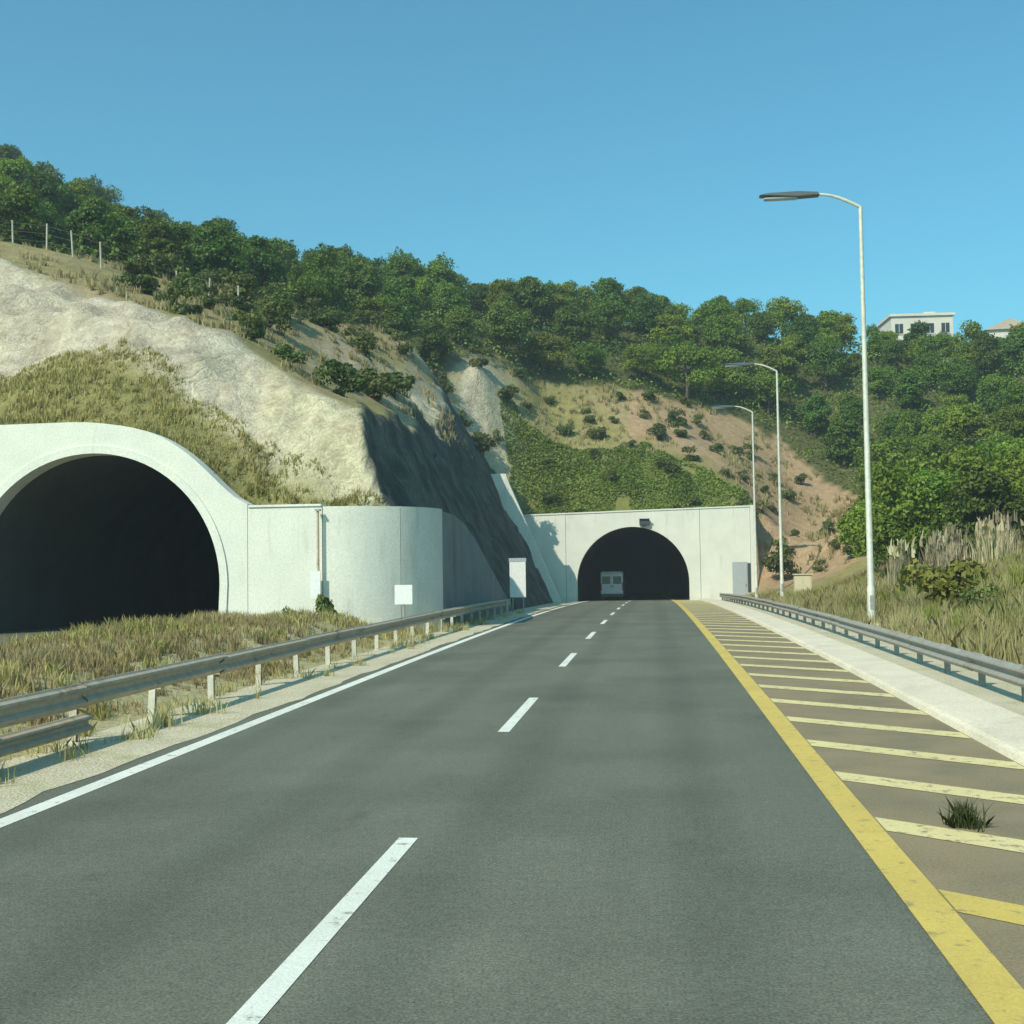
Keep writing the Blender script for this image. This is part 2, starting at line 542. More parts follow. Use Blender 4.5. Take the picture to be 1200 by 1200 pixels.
LINE_L, LINE_D, LINE_Y = -5.5, -1.93, 1.62
road = strip('road', -5.95, LINE_Y + 0.12, YS, 0.0, M['asphalt'])
tag(road, 'grey asphalt two-lane carriageway running into the far tunnel', kind='structure')
lroad = strip('left_carriageway', -24.1, -15.1, YS, -0.012, M['asphalt'])
tag(lroad, 'asphalt carriageway leading into the near tunnel', kind='structure')
shoulder = strip('hatched_shoulder', LINE_Y + 0.125, 3.72, YS, 0.0, M['asphalt_old'])
tag(shoulder, 'dusty brown paved shoulder with painted hatching', kind='structure')
verge = strip('gravel_verge', -7.45, -5.80, list(np.arange(-10, 100, 0.5)), 0.005, M['verge'], edge=0.10)
tag(verge, 'pale gravel verge beside the white edge line', kind='structure')
rverge = strip('right_verge', 4.62, 6.4, list(np.arange(-10, 100, 1.0)), 0.004, M['verge'], edge=0.1)
tag(rverge, 'dusty verge under the roadside guardrail', kind='structure')

# concrete kerb strip between the hatching and the guardrail
kv, kf = [], []
kp = [(3.70, -0.03), (3.74, 0.07), (3.80, 0.10), (4.58, 0.14), (4.64, 0.12), (4.66, -0.03)]
kys = list(np.arange(-10, 100, 2.0)) + [99.9]
for y in kys:
    for (px, pz) in kp:
        kv.append((px, y, zf(y) + pz))
for i in range(len(kys) - 1):
    for k in range(len(kp) - 1):
        a = i * len(kp) + k
        kf.append((a, a + 1, a + 1 + len(kp), a + len(kp)))
kerb = link('kerb', raw('kerb', kv, kf), M['kerb'])
tag(kerb, 'wide pale concrete kerb strip beside the hatching', kind='structure')

# painted markings: parts of the road
strip('edge_line', LINE_L - 0.10, LINE_L + 0.10, YS, 0.004, M['white_paint'], road)
for y0 in [-4.6 + 9.9 * k for k in range(0, 14)]:
    strip('lane_dash', LINE_D - 0.075, LINE_D + 0.075, list(np.linspace(y0, y0 + 3.95, 4)), 0.004, M['white_paint'], road)
strip('yellow_edge_line', LINE_Y - 0.125, LINE_Y + 0.135, YS, 0.008, M['yellow_paint'], road)
for k in range(-3, 42):
    y0 = 7.75 + 2.2 * k
    w = 0.50
    xa, xb = LINE_Y + 0.15, 3.69
    me = MB()
    n = 5
    vs = []
    for i in range(n):
        t = i / (n - 1)
        x = xa + (xb - xa) * t
        y = y0 - 0.82 * (x - xa)
        vs += [(x, y - w / 2, zf(y) + 0.005), (x, y + w / 2, zf(y) + 0.005)]
    me = raw('hatch_stripe', vs, [(2 * i, 2 * i + 2, 2 * i + 3, 2 * i + 1) for i in range(n - 1)])
    link('hatch_stripe', me, M['yellow_paint'] if k < 1 else M['cream_paint'], shoulder)

# ------------------------------------------------------------------ hill
P_LEFT = [(-25.91, 45, 9.73), (-24.01, 45.5, 10.65), (-22.08, 46, 11.01), (-18.56, 44.5, 9.25), (-16.12, 43.5, 7.56), (-13.83, 42.6, 6.51), (-11.05, 41.8, 5.13), (-30.32, 45, 10.22), (-31.13, 54, 16.74), (-27.13, 53, 15.43), (-22.06, 51, 13.6), (-17.77, 49, 12.09), (-14.73, 46.5, 9.77), (-12.55, 45, 8.37), (-10.5, 43.5, 7.41), (-38.5, 55, 18.08), (-34.59, 60, 19.58), (-29.76, 60, 18.44), (-25.02, 60, 16.73), (-21.03, 58, 14.8), (-51.95, 70, 23.2), (-49.03, 85, 29.0), (-42.17, 85, 26.0), (-35.44, 85, 23.2), (-27.15, 80, 20.6), (-22.15, 70, 17.46), (-17.38, 66, 15.32), (-27.1, 90, 21.9), (-22.83, 92, 21.6), (-12.2, 51, 8.9), (-12.9, 60, 9.5), (-13.4, 72, 10.4), (-13.74, 86, 12.3), (-17.91, 88, 18.89), (-72.12, 125, 46.0), (-57.04, 125, 36.9), (-42.41, 125, 32.6), (-28.19, 125, 30.2), (-14.92, 130, 29.62), (-0.93, 135, 28.86), (13.76, 140, 28.0), (29.1, 145, 26.35), (45.09, 150, 25.21), (-15.19, 105, 19.22), (-12.92, 112, 21.48), (-5.18, 120, 22.14), (-104.09, 140, 59.7), (-13.56, 98, 10.93), (-12.22, 98.5, 8.45)]
P_TOP = [(-11.42, 100.6, 6.17), (-8.16, 100.6, 6.32), (-4.55, 100.6, 6.47), (-0.27, 100.6, 6.53), (3.97, 100.6, 6.66), (8.52, 100.6, 6.79), (-14.84, 102, 12.79), (-10.76, 105.5, 11.89), (-4.69, 105.5, 11.36), (1.27, 105, 10.43), (5.64, 104.5, 9.4), (-9.73, 112, 16.9), (-3.32, 112, 15.51), (2.93, 110, 13.14), (6.68, 109, 11.39)]
P_RIGHT = [(9.41, 100, 1.0), (12.66, 104, 3.52), (16.77, 112, 6.7), (12.91, 118, 10.36), (8.26, 120, 15.71), (19.69, 120, 10.35), (17.97, 130, 18.43), (11.32, 70, 0.48), (13.24, 70, 1.62), (16.54, 72, 2.71), (21.33, 72, 3.62), (8.83, 47, 0.1), (10.74, 47, 0.7), (13.58, 46, 1.5), (16.61, 46, 2.55), (24.3, 105, 9.16), (31.33, 105, 11.17), (29.11, 125, 16.58), (37.47, 125, 18.07), (47.16, 110, 13.48), (64.58, 150, 24.76), (34.32, 70, 6.4)]
P_FAR = [(-150, 215, 48), (-60, 215, 30), (0, 215, 20), (60, 215, 17), (140, 215, 17), (120, 100, 20), (120, 20, 10),
         (-120, 60, 30), (-130, 100, 45), (60, 20, 7)]
P_FOOT = [(6.2, y, float(zr(y)) - 0.02) for y in (-10, 10, 30, 50, 65, 80, 92)] + \
         [(9.0, y, float(zr(y)) + 0.25) for y in (0, 20, 35, 60, 85)] + [(14.0, y, 1.6) for y in (0, 25)] + [(20, 20, 3.2)]


class RBF:
    def __init__(self, pts, smooth=0.4):
        P = np.array(pts, float)
        self.p = P[:, :2]
        n = len(P)
        A = np.zeros((n + 3, n + 3))
        A[:n, :n] = self.k(self.p, self.p) + smooth * np.eye(n)
        A[:n, n:] = np.c_[np.ones(n), self.p]
        A[n:, :n] = A[:n, n:].T
        self.w = np.linalg.solve(A, np.r_[P[:, 2], 0, 0, 0])

    @staticmethod
    def k(a, b):
        return np.sqrt(((a[:, None, :] - b[None, :, :]) ** 2).sum(-1))

    def __call__(self, x, y):
        sh = np.shape(x)
        q = np.c_[np.ravel(x), np.ravel(y)]
        r = self.k(q, self.p) @ self.w[:len(self.p)] + np.c_[np.ones(len(q)), q] @ self.w[len(self.p):]
        return r.reshape(sh)


rbf_hill = RBF(P_LEFT + P_TOP + P_FAR + [p for p in P_RIGHT if p[1] >= 104 and p[0] > 6])
rbf_right = RBF([p for p in P_LEFT if p[1] > 110] + P_FAR + P_RIGHT + P_FOOT)

XF = -7.7                      # foot of the road cutting's left side
T1_TOP = [(-60, 7.4), (-23.02, 7.41), (-19.7, 7.44), (-17.71, 7.14), (-16.43, 6.54), (-15.14, 5.40), (-14.37, 4.55), (-13.9, 4.27), (-7.0, 4.27)]


def t1_top(x):
    x = np.asarray(x, float)
    return sum(_t1(x + o) for o in np.linspace(-0.7, 0.7, 15)) / 15.0


def _t1(x):
    return np.interp(x, [p[0] for p in T1_TOP], [p[1] for p in T1_TOP])


def side_wall_top(y):
    """top of the concrete wall along the foot of the cutting, above the road"""
    return np.interp(y, [40, 46, 50, 63, 66], [4.27, 4.27, 3.9, 0.7, 0.05])


def t2_top(x):
    return 6.35 + 0.022 * (np.asarray(x) + 11.4)


def band(pairs):
    xs = [p[0] for p in pairs]; ys = [p[1] for p in pairs]
    return lambda x: np.interp(x, xs, ys)


rock_lo = band([(-60, 44), (-31, 44.3), (-26, 44.6), (-24, 45.5), (-22, 46), (-18.5, 44.6), (-16, 43.4), (-14, 42.5), (-11, 41.6), (-9, 41)])
rock_hi = band([(-60, 58), (-38, 56), (-31, 54.5), (-27, 53.2), (-22, 51), (-18, 49), (-14.7, 47), (-12.5, 45.6), (-10, 44.5)])


def hill_height(X, Y, detail=True):
    """returns height and masks (rock face, shaded cutting)"""
    hb = rbf_hill(X, Y)
    hr = rbf_right(X, Y)
    # behind the near portal the fill starts at the wall top
    w1 = sstep(40.4, 43.2, Y)
    left = np.where(Y < 60, t1_top(X) * (1 - w1) + hb * w1, hb)
    w2 = sstep(100.5, 103.0, Y)
    top = np.where((Y > 100.3) & (X > -11.6), (t2_top(X) - 0.06) * (1 - w2) + hb * w2, hb)
    h = np.where(X < -11.6, left, np.where(Y > 100.3, top, left))
    rock = sstep(-0.8, 0.8, Y - rock_lo(X)) * (1 - sstep(-1.0, 0.8, Y - rock_hi(X))) * (X < XF)
    rock = rock * (Y < 62)
    # crest rock over the cutting
    crest = np.exp(-((X + 14.6) / 3.0) ** 2 - ((Y - 76) / 15.0) ** 2) + np.exp(-((X + 14.2) / 2.2) ** 2 - ((Y - 104) / 4.5) ** 2)
    rock2 = np.clip(crest * 1.5 * (0.75 + 0.6 * fbm(X * 0.5, Y * 0.3, 4, 3)), 0, 1)
    if detail:
        n1 = fbm(X * 0.16, Y * 0.16, 0.0, 4)
        led = fbm(X * 0.12, (h + 0.25 * X) * 0.75, 3.0, 4)
        rid = 1 - 2 * np.abs(fbm(X * 0.33 + 0.1 * h, h * 0.45, 11.0, 3))
        h = h + rock * (0.38 * led + 0.30 * fbm(X * 0.9, Y * 0.9, 7.0, 3) + 0.28 * rid)
        h = h + rock2 * 0.5 * fbm(X * 0.7, Y * 0.7, 5.0, 3)
        h = h + 0.35 * n1 * sstep(43, 50, Y) * (1 - rock) * np.where((Y > 100.3) & (X > -12), w2, 1.0)
    # left side of the cutting
    foot = zr(Y) + side_wall_top(Y) * (Y < 66.5)
    rough = 0.0
    if detail:
        rough = 0.32 * fbm(Y * 0.35, X * 0.8, 1.0, 4) + 0.34 * fbm(Y * 0.9, X * 2.4, 2.0, 3)
    setback = np.interp(Y, [40, 48, 62, 66], [1.5, 1.5, 0.5, 0.0])
    plane = foot - 0.05 + 2.05 * np.maximum(0, (XF - setback - X)) + rough * np.clip((XF - setback - X) / 0.8, 0, 1)
    incut = (X <= XF + 1e-6) & (Y < 100.3)
    cut = incut & (plane < h)
    h = np.where(incut, np.minimum(h, plane), h)
    # right of the far portal and along the right side of the road
    r = hr + (0.12 * fbm(X * 0.3, Y * 0.3, 9.0, 4) * sstep(6.5, 9, X) if detail else 0)
    spill = r + 0.85 * np.maximum(0, Y - 100.6)
    h = np.where(X > 8.6, np.where(Y > 100.3, np.minimum(h, np.maximum(spill, r)), r), h)
    r = np.where((X < 9.6) & (Y > 60), np.minimum(r, zr(Y) + 0.05 + 0.28 * np.maximum(0, X - 6.2) + 2.0 * np.maximum(0, X - 8.7)), r)
    h = np.where((X > 5.5) & (Y < 100.3), r, h)
    # keep inside the rounded wall corner
    rad_ = np.hypot(X - (XF - 3.55), Y - (Y_T1 + 3.55))
    corner = (X > XF - 3.55) & (X <= XF + 0.01) & (Y < Y_T1 + 3.55) & (rad_ > 2.6)
    h = np.where(corner, np.minimum(h, 4.12), h)
    h = np.where((X < -11) & (Y < 41.2), np.minimum(h, t1_top(X) - 0.08), h)
    return h, rock, rock2, cut


def gz(x, y):
    return float(hill_height(np.array([x]), np.array([y]))[0][0])


tx = np.unique(np.concatenate([np.arange(-180, -45, 4.0), np.arange(-45, -17, 0.4), np.arange(-17, XF - 0.1, 0.17), [XF], np.arange(-7.0, 6.0, 0.9),
                               [6.2, 7.0, 7.8, 8.45, 8.75], np.arange(9.2, 26, 0.7), np.arange(26, 60, 2.0), np.arange(60, 200, 6.0)]))
ty = np.unique(np.concatenate([np.arange(-20, 40, 2.0), [40.0, 40.5], np.arange(40.8, 62, 0.35), np.arange(62, 100, 0.7),
                               [100.0, 100.6], np.arange(101.2, 126, 0.7), np.arange(126, 160, 2.0), np.arange(160, 216, 5.0)]))
TX, TY = np.meshgrid(tx, ty)
TZ, ROCK, ROCK2, CUT = hill_height(TX, TY)
cx = (TX[:-1, :-1] + TX[1:, 1:]) / 2
cy = (TY[:-1, :-1] + TY[1:, 1:]) / 2
in_corner = (cx > XF - 3.55) & (cy < Y_T1 + 3.55) & (np.hypot(cx - (XF - 3.55), cy - (Y_T1 + 3.55)) > 3.2)
keep = ((cy > 40.5) & (cx < XF) & ~in_corner) | (cy > 100.6) | (cx > 6.2)
ti = np.arange(TX.size).reshape(TX.shape)
tf = np.stack([ti[:-1, :-1], ti[:-1, 1:], ti[1:, 1:], ti[1:, :-1]], -1)[keep]
used = np.unique(tf)
remap = -np.ones(TX.size, int); remap[used] = np.arange(len(used))
tv = np.stack([TX, TY, TZ], -1).reshape(-1, 3)[used]

# forest limits in plan
f_left = band([(-130, 70), (-60, 68), (-40, 67), (-30, 68.5), (-26, 80), (-22, 94), (-16, 107), (-10, 114.5), (-5, 117), (2, 119), (8, 123), (12, 122)])
f_right = band([(60, 13), (68, 13), (75, 14.5), (85, 16.5), (95, 19), (105, 21), (112, 21), (118, 18), (124, 12), (140, 5)])


def forest(x, y):
    x, y = np.asarray(x, float), np.asarray(y, float)
    return ((x < 12) & (y > f_left(x))) | ((x >= 5) & (x > np.interp(y, [60, 68, 75, 85, 95, 105, 112, 118, 124, 140], [15.5, 12.2, 13, 15, 18, 20.5, 20.5, 17.5, 12, 5])) & (y > 62))


# base colours of the ground cover, by place
X, Y, Z = tv[:, 0], tv[:, 1], tv[:, 2]
rk = ROCK.reshape(-1)[used]; rk2 = ROCK2.reshape(-1)[used]; ct = CUT.reshape(-1)[used]
nz = fbm(X * 0.22, Y * 0.22, Z * 0.22, 4)
nz2 = fbm(X * 0.8, Y * 0.8, Z * 0.8, 3)
c_brown = np.array([0.36, 0.275, 0.16]); c_olive = np.array([0.29, 0.265, 0.105]); c_red = np.array([0.42, 0.295, 0.18])
c_rock = np.array([0.60, 0.55, 0.44]); c_rockd = np.array([0.50, 0.45, 0.36]); c_cut_shade = np.array([0.17, 0.17, 0.16])  # the cutting's rock tone is darkened to carry part of its shade
c_forest = np.array([0.11, 0.115, 0.045]); c_green = np.array([0.20, 0.21, 0.065]); c_straw = np.array([0.34, 0.29, 0.14])


def mixa(a, b, w):
    w = np.clip(np.asarray(w, float), 0, 1)[:, None]
    return a * (1 - w) + b * w


C = np.tile(c_brown, (len(X), 1))
C = mixa(C, c_olive, sstep(-0.2, 0.5, nz))
C = mixa(C, c_straw, sstep(0.1, 0.6, nz2) * 0.6)
C = mixa(C, c_red, (X > -2) & (Y > 100.6) & (Y < 122))                      # reddish soil above the far portal's right end
C = mixa(C, c_red, sstep(6.5, 9.5, X) * (Y > 96))
C = mixa(C, c_olive, (X < -7.7) * (1 - sstep(44, 47, Y)))                   # grassed fill over the near tunnel
C = mixa(C, c_green, ((X > -16) & (X < 8) & (Y > 100.3)) * (1 - sstep(105, 110, Y + 2 * nz + 0.12 * (X + 5))))
C = mixa(C, c_straw, ((X > 5) & (Y < 78)) * (0.6 + 0.5 * nz))
C = mixa(C, c_forest, forest(X, Y) * 1.0)
C = mixa(C, c_straw, ((X < -18) & (Y > 53.5)) * (1 - sstep(62, 66, Y)) * 0.7)
rcol = mixa(np.tile(c_rock, (len(X), 1)), c_rockd, sstep(-0.1, 0.6, nz2 + 0.4 * nz))
rcol = mixa(rcol, np.array([0.60, 0.56, 0.40]), sstep(-17, -12, X))
C = mixa(C, rcol, np.clip(np.maximum(rk * (1.0 + 0.5 * nz), rk2 * 1.2), 0, 1))
ccol = mixa(np.tile(c_cut_shade, (len(X), 1)), np.array([0.10, 0.105, 0.10]), sstep(-0.2, 0.5, nz2))
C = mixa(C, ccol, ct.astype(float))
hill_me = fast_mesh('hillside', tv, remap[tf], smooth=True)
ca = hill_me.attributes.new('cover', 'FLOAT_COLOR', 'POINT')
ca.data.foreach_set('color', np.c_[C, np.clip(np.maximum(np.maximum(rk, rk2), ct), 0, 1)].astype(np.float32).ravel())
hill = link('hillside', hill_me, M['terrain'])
tag(hill, 'rocky dry hillside cut open above the two tunnels', kind='structure')


# ------------------------------------------------------------------ tunnel portals
R_T = 4.65


def arch_pts(xc, zspring, r, z0, n=40):
    """outline of the opening from left foot over the crown to the right foot (x, z)"""
    p = [(xc - r * 0.985, z0)]
    p += [(xc - r * math.cos(t), zspring + r * math.sin(t)) for t in [math.pi * i / n for i in range(n + 1)]]
    p.append((xc + r * 0.985, z0))
    return p


def wall_mesh(name, xs, bot, top, y0, y1):
    """vertical slab between x samples with varying bottom and top"""
    v, f = [], []
    for x in xs:
        for y in (y0, y1):
            v += [(x, y, bot(x)), (x, y, top(x))]
    n = len(xs)
    for i in range(n - 1):
        a, b = 4 * i, 4 * (i + 1)
        f += [(a, b, b + 1, a + 1), (a + 3, b + 3, b + 2, a + 2), (a + 1, b + 1, b + 3, a + 3), (a, a + 2, b + 2, b)]
    f += [(0, 1, 3, 2), (4 * (n - 1), 4 * (n - 1) + 2, 4 * (n - 1) + 3, 4 * (n - 1) + 1)]
    return raw(name, v, f)


def arch_wall_mesh(name, xc, zs, r, z0, xl, xr_, top, y0, y1):
    """slab with the arch cut out: left pier, right pier and the ring above, as one solid"""
    v, f = [], []
    n = 48
    th = [math.pi * i / n for i in range(n + 1)]
    inner = [(xc - r * math.cos(t), zs + r * math.sin(t)) for t in th]
    inner = [(inner[0][0], z0)] + inner + [(inner[-1][0], z0)]
    # matching outer points
    outer = []
    for i, (x, z) in enumerate(inner):
        if i == 0:
            outer.append((xl, z0))
        elif i == len(inner) - 1:
            outer.append((xr_, z0))
        else:
            a = math.atan2(z - zs, x - xc)
            # ray from arch centre to the outline
            dx, dz = math.cos(a), max(math.sin(a), 1e-6)
            lo, hi = r, 60.0
            for _ in range(40):
                mid = (lo + hi) / 2
                px, pz = xc + dx * mid, zs + dz * mid
                if px < xl or px > xr_ or pz > top(px):
                    hi = mid
                else:
                    lo = mid
            outer.append((xc + dx * lo, zs + dz * lo))
    for cxn in (xl, xr_):                       # keep the square outer corners
        k = min(range(1, len(outer) - 1), key=lambda i: (outer[i][0] - cxn) ** 2 + (outer[i][1] - float(top(cxn))) ** 2)
        outer[k] = (cxn, float(top(cxn)))
    m = len(inner)
    for (x, z) in inner: v.append((x, y0, z))
    for (x, z) in outer: v.append((x, y0, z))
    for (x, z) in inner: v.append((x, y1, z))
    for (x, z) in outer: v.append((x, y1, z))
    for i in range(m - 1):
        f.append((i, m + i, m + i + 1, i + 1))
        f.append((2 * m + i, 2 * m + i + 1, 3 * m + i + 1, 3 * m + i))
        f.append((i, i + 1, 2 * m + i + 1, 2 * m + i))
        f.append((m + i, 3 * m + i, 3 * m + i + 1, m + i + 1))
    f.append((0, 2 * m, 3 * m, m)); f.append((m - 1, 2 * m - 1, 4 * m - 1, 3 * m - 1))
    # corner fix: the outline's corner points
    me = raw(name, v, f)
    bm = bmesh.new(); bm.from_mesh(me); bmesh.ops.recalc_face_normals(bm, faces=bm.faces); bm.to_mesh(me); bm.free()
    return me


def lining(name, xc, zs_rel, r, y0, y1, parent, mat):
    """inside of the tube, following the road, shut at its far end"""
    ys = list(np.linspace(y0, y1, 14))
    v, f = [], []
    n0 = None
    for y in ys:
        z = zf(y)
        pts = arch_pts(xc, z + zs_rel, r, z - 0.1, 28)
        n0 = len(pts)
        v += [(p[0], y, p[1]) for p in pts]
    for i in range(len(ys) - 1):
        for k in range(n0 - 1):
            a = i * n0 + k
            f.append((a, a + n0, a + n0 + 1, a + 1))
    f.append(tuple((len(ys) - 1) * n0 + k for k in range(n0)))  # unseen end cap, added to keep the tube dark
    o = link(name, raw(name, v, f, True), mat, parent)
    return o


# --- near tunnel
XC1 = -19.55
p1 = thing('tunnel_portal', 'nearer tunnel mouth in a white rounded concrete hood beside the dry median', 'tunnel portal', (0, 0, 0), 0, 'tunnel portals')
link('arch_hood', arch_wall_mesh('arch_hood', XC1, 1.65, R_T, -0.1, -26.5, -13.92, t1_top, Y_T1, Y_T1 + 0.75), M['portal'], p1)
for a, b in ((-33.0, -26.52), (-40.0, -33.02)):
    link('wall_panel', wall_mesh('wall_panel', [a, b], lambda x: -0.1, lambda x: 7.41, Y_T1 + 0.02, Y_T1 + 0.7), M['portal'], p1)
# rim moulding round the opening
rim = MB()
ip = arch_pts(XC1, 1.65, R_T + 0.002, 0.0, 44)
op = arch_pts(XC1, 1.65, R_T + 0.28, 0.0, 44)
vs, fs = [], []
for (x, z), (x2, z2) in zip(ip, op):
    vs += [(x, Y_T1 - 0.06, z), (x2, Y_T1 - 0.06, z2), (x, Y_T1 + 0.01, z), (x2, Y_T1 + 0.01, z2)]
for i in range(len(ip) - 1):
    a, b = 4 * i, 4 * i + 4
    fs += [(a, b, b + 1, a + 1), (a + 1, b + 1, b + 3, a + 3), (a + 2, b + 2, b, a)]
rim.add(vs, fs)
rim.build('arch_rim', M['portal'], p1)
for a, b in ((-13.9, -11.27),):
    link('wall_panel', wall_mesh('wall_panel', [a, b], lambda x: -0.1, lambda x: 4.27, Y_T1, Y_T1 + 0.6), M['portal'], p1)
# rounded corner and the wall along the cutting foot
RC = 3.55
cxr, cyr = XF - RC, Y_T1 + RC


def arc_panel(t0, t1, n, zt):
    v, f = [], []
    for i in range(n + 1):
        t = t0 + (t1 - t0) * i / n
        s, c = math.sin(t), math.cos(t)
        for rr in (RC, RC - 0.5):
            x, y = cxr + rr * s, cyr - rr * c
            v += [(x, y, zf(y) - 0.1), (x, y, zt)]
    for i in range(n):
        a, b = 4 * i, 4 * i + 4
        f += [(a, b, b + 1, a + 1), (a + 3, b + 3, b + 2, a + 2), (a + 1, b + 1, b + 3, a + 3)]
    f += [(0, 1, 3, 2), (4 * n, 4 * n + 2, 4 * n + 3, 4 * n + 1)]
    me = raw('wall_panel', v, f)
    me.polygons.foreach_set('use_smooth', [True] * len(me.polygons)); me.set_sharp_from_angle(angle=rad(40))
    return me


q = math.pi / 2
link('wall_panel', arc_panel(0.004, q * 0.5 - 0.004, 8, 4.27), M['portal'], p1)
link('wall_panel', arc_panel(q * 0.5 + 0.004, q - 0.004, 8, 4.27), M['portal'], p1)
ye = [43.58, 46.2, 48.8, 52.0, 55.2, 58.4, 61.6, 65.5]
for a, b in zip(ye[:-1], ye[1:]):
    v = []
    for y in (a, b - 0.03):
        for x in (XF, XF - 0.5):
            v += [(x, y, zf(y) - 0.1), (x, y, zf(y) + float(side_wall_top(y)))]
    f = [(0, 4, 5, 1), (3, 7, 6, 2), (1, 5, 7, 3), (0, 1, 3, 2), (4, 6, 7, 5)]
    link('side_wall_panel', raw('side_wall_panel', v, f), M['retain'], p1)
# coping along the top of the straight wall
MB().box(-13.88, -11.28, Y_T1 - 0.05, Y_T1 + 0.64, 4.272, 4.36).build('coping', M['portal'], p1, 0.012)
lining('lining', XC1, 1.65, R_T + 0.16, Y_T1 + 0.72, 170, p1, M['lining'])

# --- far tunnel
XC2, ZB = -1.66, zf(100.0)
p2 = thing('tunnel_portal', 'farther tunnel mouth in a broad flat white wall straight ahead on the road', 'tunnel portal', (0, 0, 0), 0, 'tunnel portals')
link('arch_wall', arch_wall_mesh('arch_wall', XC2, ZB + 1.5, R_T, ZB - 0.1, -7.2, 3.9, t2_top, Y_T2, Y_T2 + 0.9), M['portal'], p2)
for a, b in ((-13.0, -7.23), (3.93, 8.0)):
    link('wall_panel', wall_mesh('wall_panel', [a, b], lambda x: ZB - 0.2, lambda x: float(t2_top(x)), Y_T2, Y_T2 + 0.9), M['portal'], p2)
link('corner_pilaster', wall_mesh('corner_pilaster', [8.02, 8.5], lambda x: ZB - 0.3, lambda x: 6.92, Y_T2 - 0.08, Y_T2 + 1.0), M['portal'], p2)
v = []
for y, t in ((101.02, 6.7), (109.5, 6.2)):
    for x in (8.15, 8.48):
        v += [(x, y, -2.0), (x, y, t)]
link('return_wall', raw('return_wall', v, [(0, 4, 5, 1), (3, 7, 6, 2), (1, 5, 7, 3), (0, 1, 3, 2), (4, 6, 7, 5)]), M['portal'], p2)
link('coping', wall_mesh('coping', [-11.8, 8.0], lambda x: float(t2_top(x)) + 0.002, lambda x: float(t2_top(x)) + 0.12, Y_T2 - 0.06, Y_T2 + 0.5), M['portal'], p2)
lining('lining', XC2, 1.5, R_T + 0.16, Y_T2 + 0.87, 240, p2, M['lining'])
d = MB().box(6.5, 7.72, Y_T2 - 0.05, Y_T2 + 0.02, ZB, ZB + 3.1).build('service_door', M['grey_panel'], p2, 0.01)
d2 = MB().box(7.75, 7.98, Y_T2 - 0.06, Y_T2 + 0.02, ZB + 0.6, ZB + 3.0).build('equipment_panel', M['dark_panel'], p2, 0.01)
MB().box(7.55, 7.6, Y_T2 - 0.1, Y_T2 - 0.05, ZB + 1.1, ZB + 1.25).build('handle', M['dark_panel'], d)

# pale concrete wing wall standing out of the shaded cutting beside the far portal
wz = [(z_, XF - (z_ - ZB) / 2.05) for z_ in (-1.2, 0.8, 2.6, 4.6, 6.6, 8.6, 9.4)]
poly = [(x_ + 0.62 + 0.13 * k, z_) for k, (z_, x_) in enumerate(wz)] + [(x_ - 1.2, z_) for z_, x_ in reversed(wz)]
MB().prism(poly, 'y', 92.6, 93.3).build('wing_wall', M['portal'], p2, 0.02)

# lane signal box above the far arch
sg = thing('lane_signal', 'small dark signal box fixed on the white wall above the far arch', 'signal', (-0.62, Y_T2 - 0.05, ZB + 6.42))
MB().box(-0.42, 0.42, -0.30, 0.0, -0.16, 0.34).build('housing', M['dark_panel'], sg, 0.03)
MB().box(-0.08, 0.08, 0.0, 0.05, -0.30, 0.30).build('bracket', M['galv'], sg)
MB().box(-0.46, 0.46, -0.46, -0.28, 0.34, 0.38).build('visor', M['dark_panel'], sg)


# ------------------------------------------------------------------ guardrails
def w_profile(h=0.31, d=0.08):
    """W-beam outline in (offset, height): front face then back face"""
    zz = np.linspace(-h / 2, h / 2, 13)
    off = np.array([0.0, 0.02, 0.07, 0.08, 0.05, 0.01, 0.0, 0.01, 0.05, 0.08, 0.07, 0.02, 0.0])
    return list(zip(off, zz))


def beam_mesh(x, sgn, ya, yb, zc, dz=0.31):
    pr = w_profile(dz)
    v, f = [], []
    ys = np.linspace(ya, yb, 4)
    n = len(pr)
    for y in ys:
        for (o, z) in pr:
            v.append((x + sgn * o, y, zf(y) + zc + z))
        for (o, z) in pr:
            v.append((x + sgn * (o - 0.012), y, zf(y) + zc + z))
    m = 2 * n
    for i in range(len(ys) - 1):
        for k in range(n - 1):
            a = i * m + k
            f.append((a, a + 1, a + m + 1, a + m))
            f.append((a + n, a + n + m, a + n + m + 1, a + n + 1))
        f.append((i * m + n - 1, i * m + 2 * n - 1, (i + 1) * m + 2 * n - 1, (i + 1) * m + n - 1))
        f.append((i * m, (i + 1) * m, (i + 1) * m + n, i * m + n))
    me = raw('beam', v, f)
    bm = bmesh.new(); bm.from_mesh(me); bmesh.ops.recalc_face_normals(bm, faces=bm.faces); bm.to_mesh(me); bm.free()
    return me


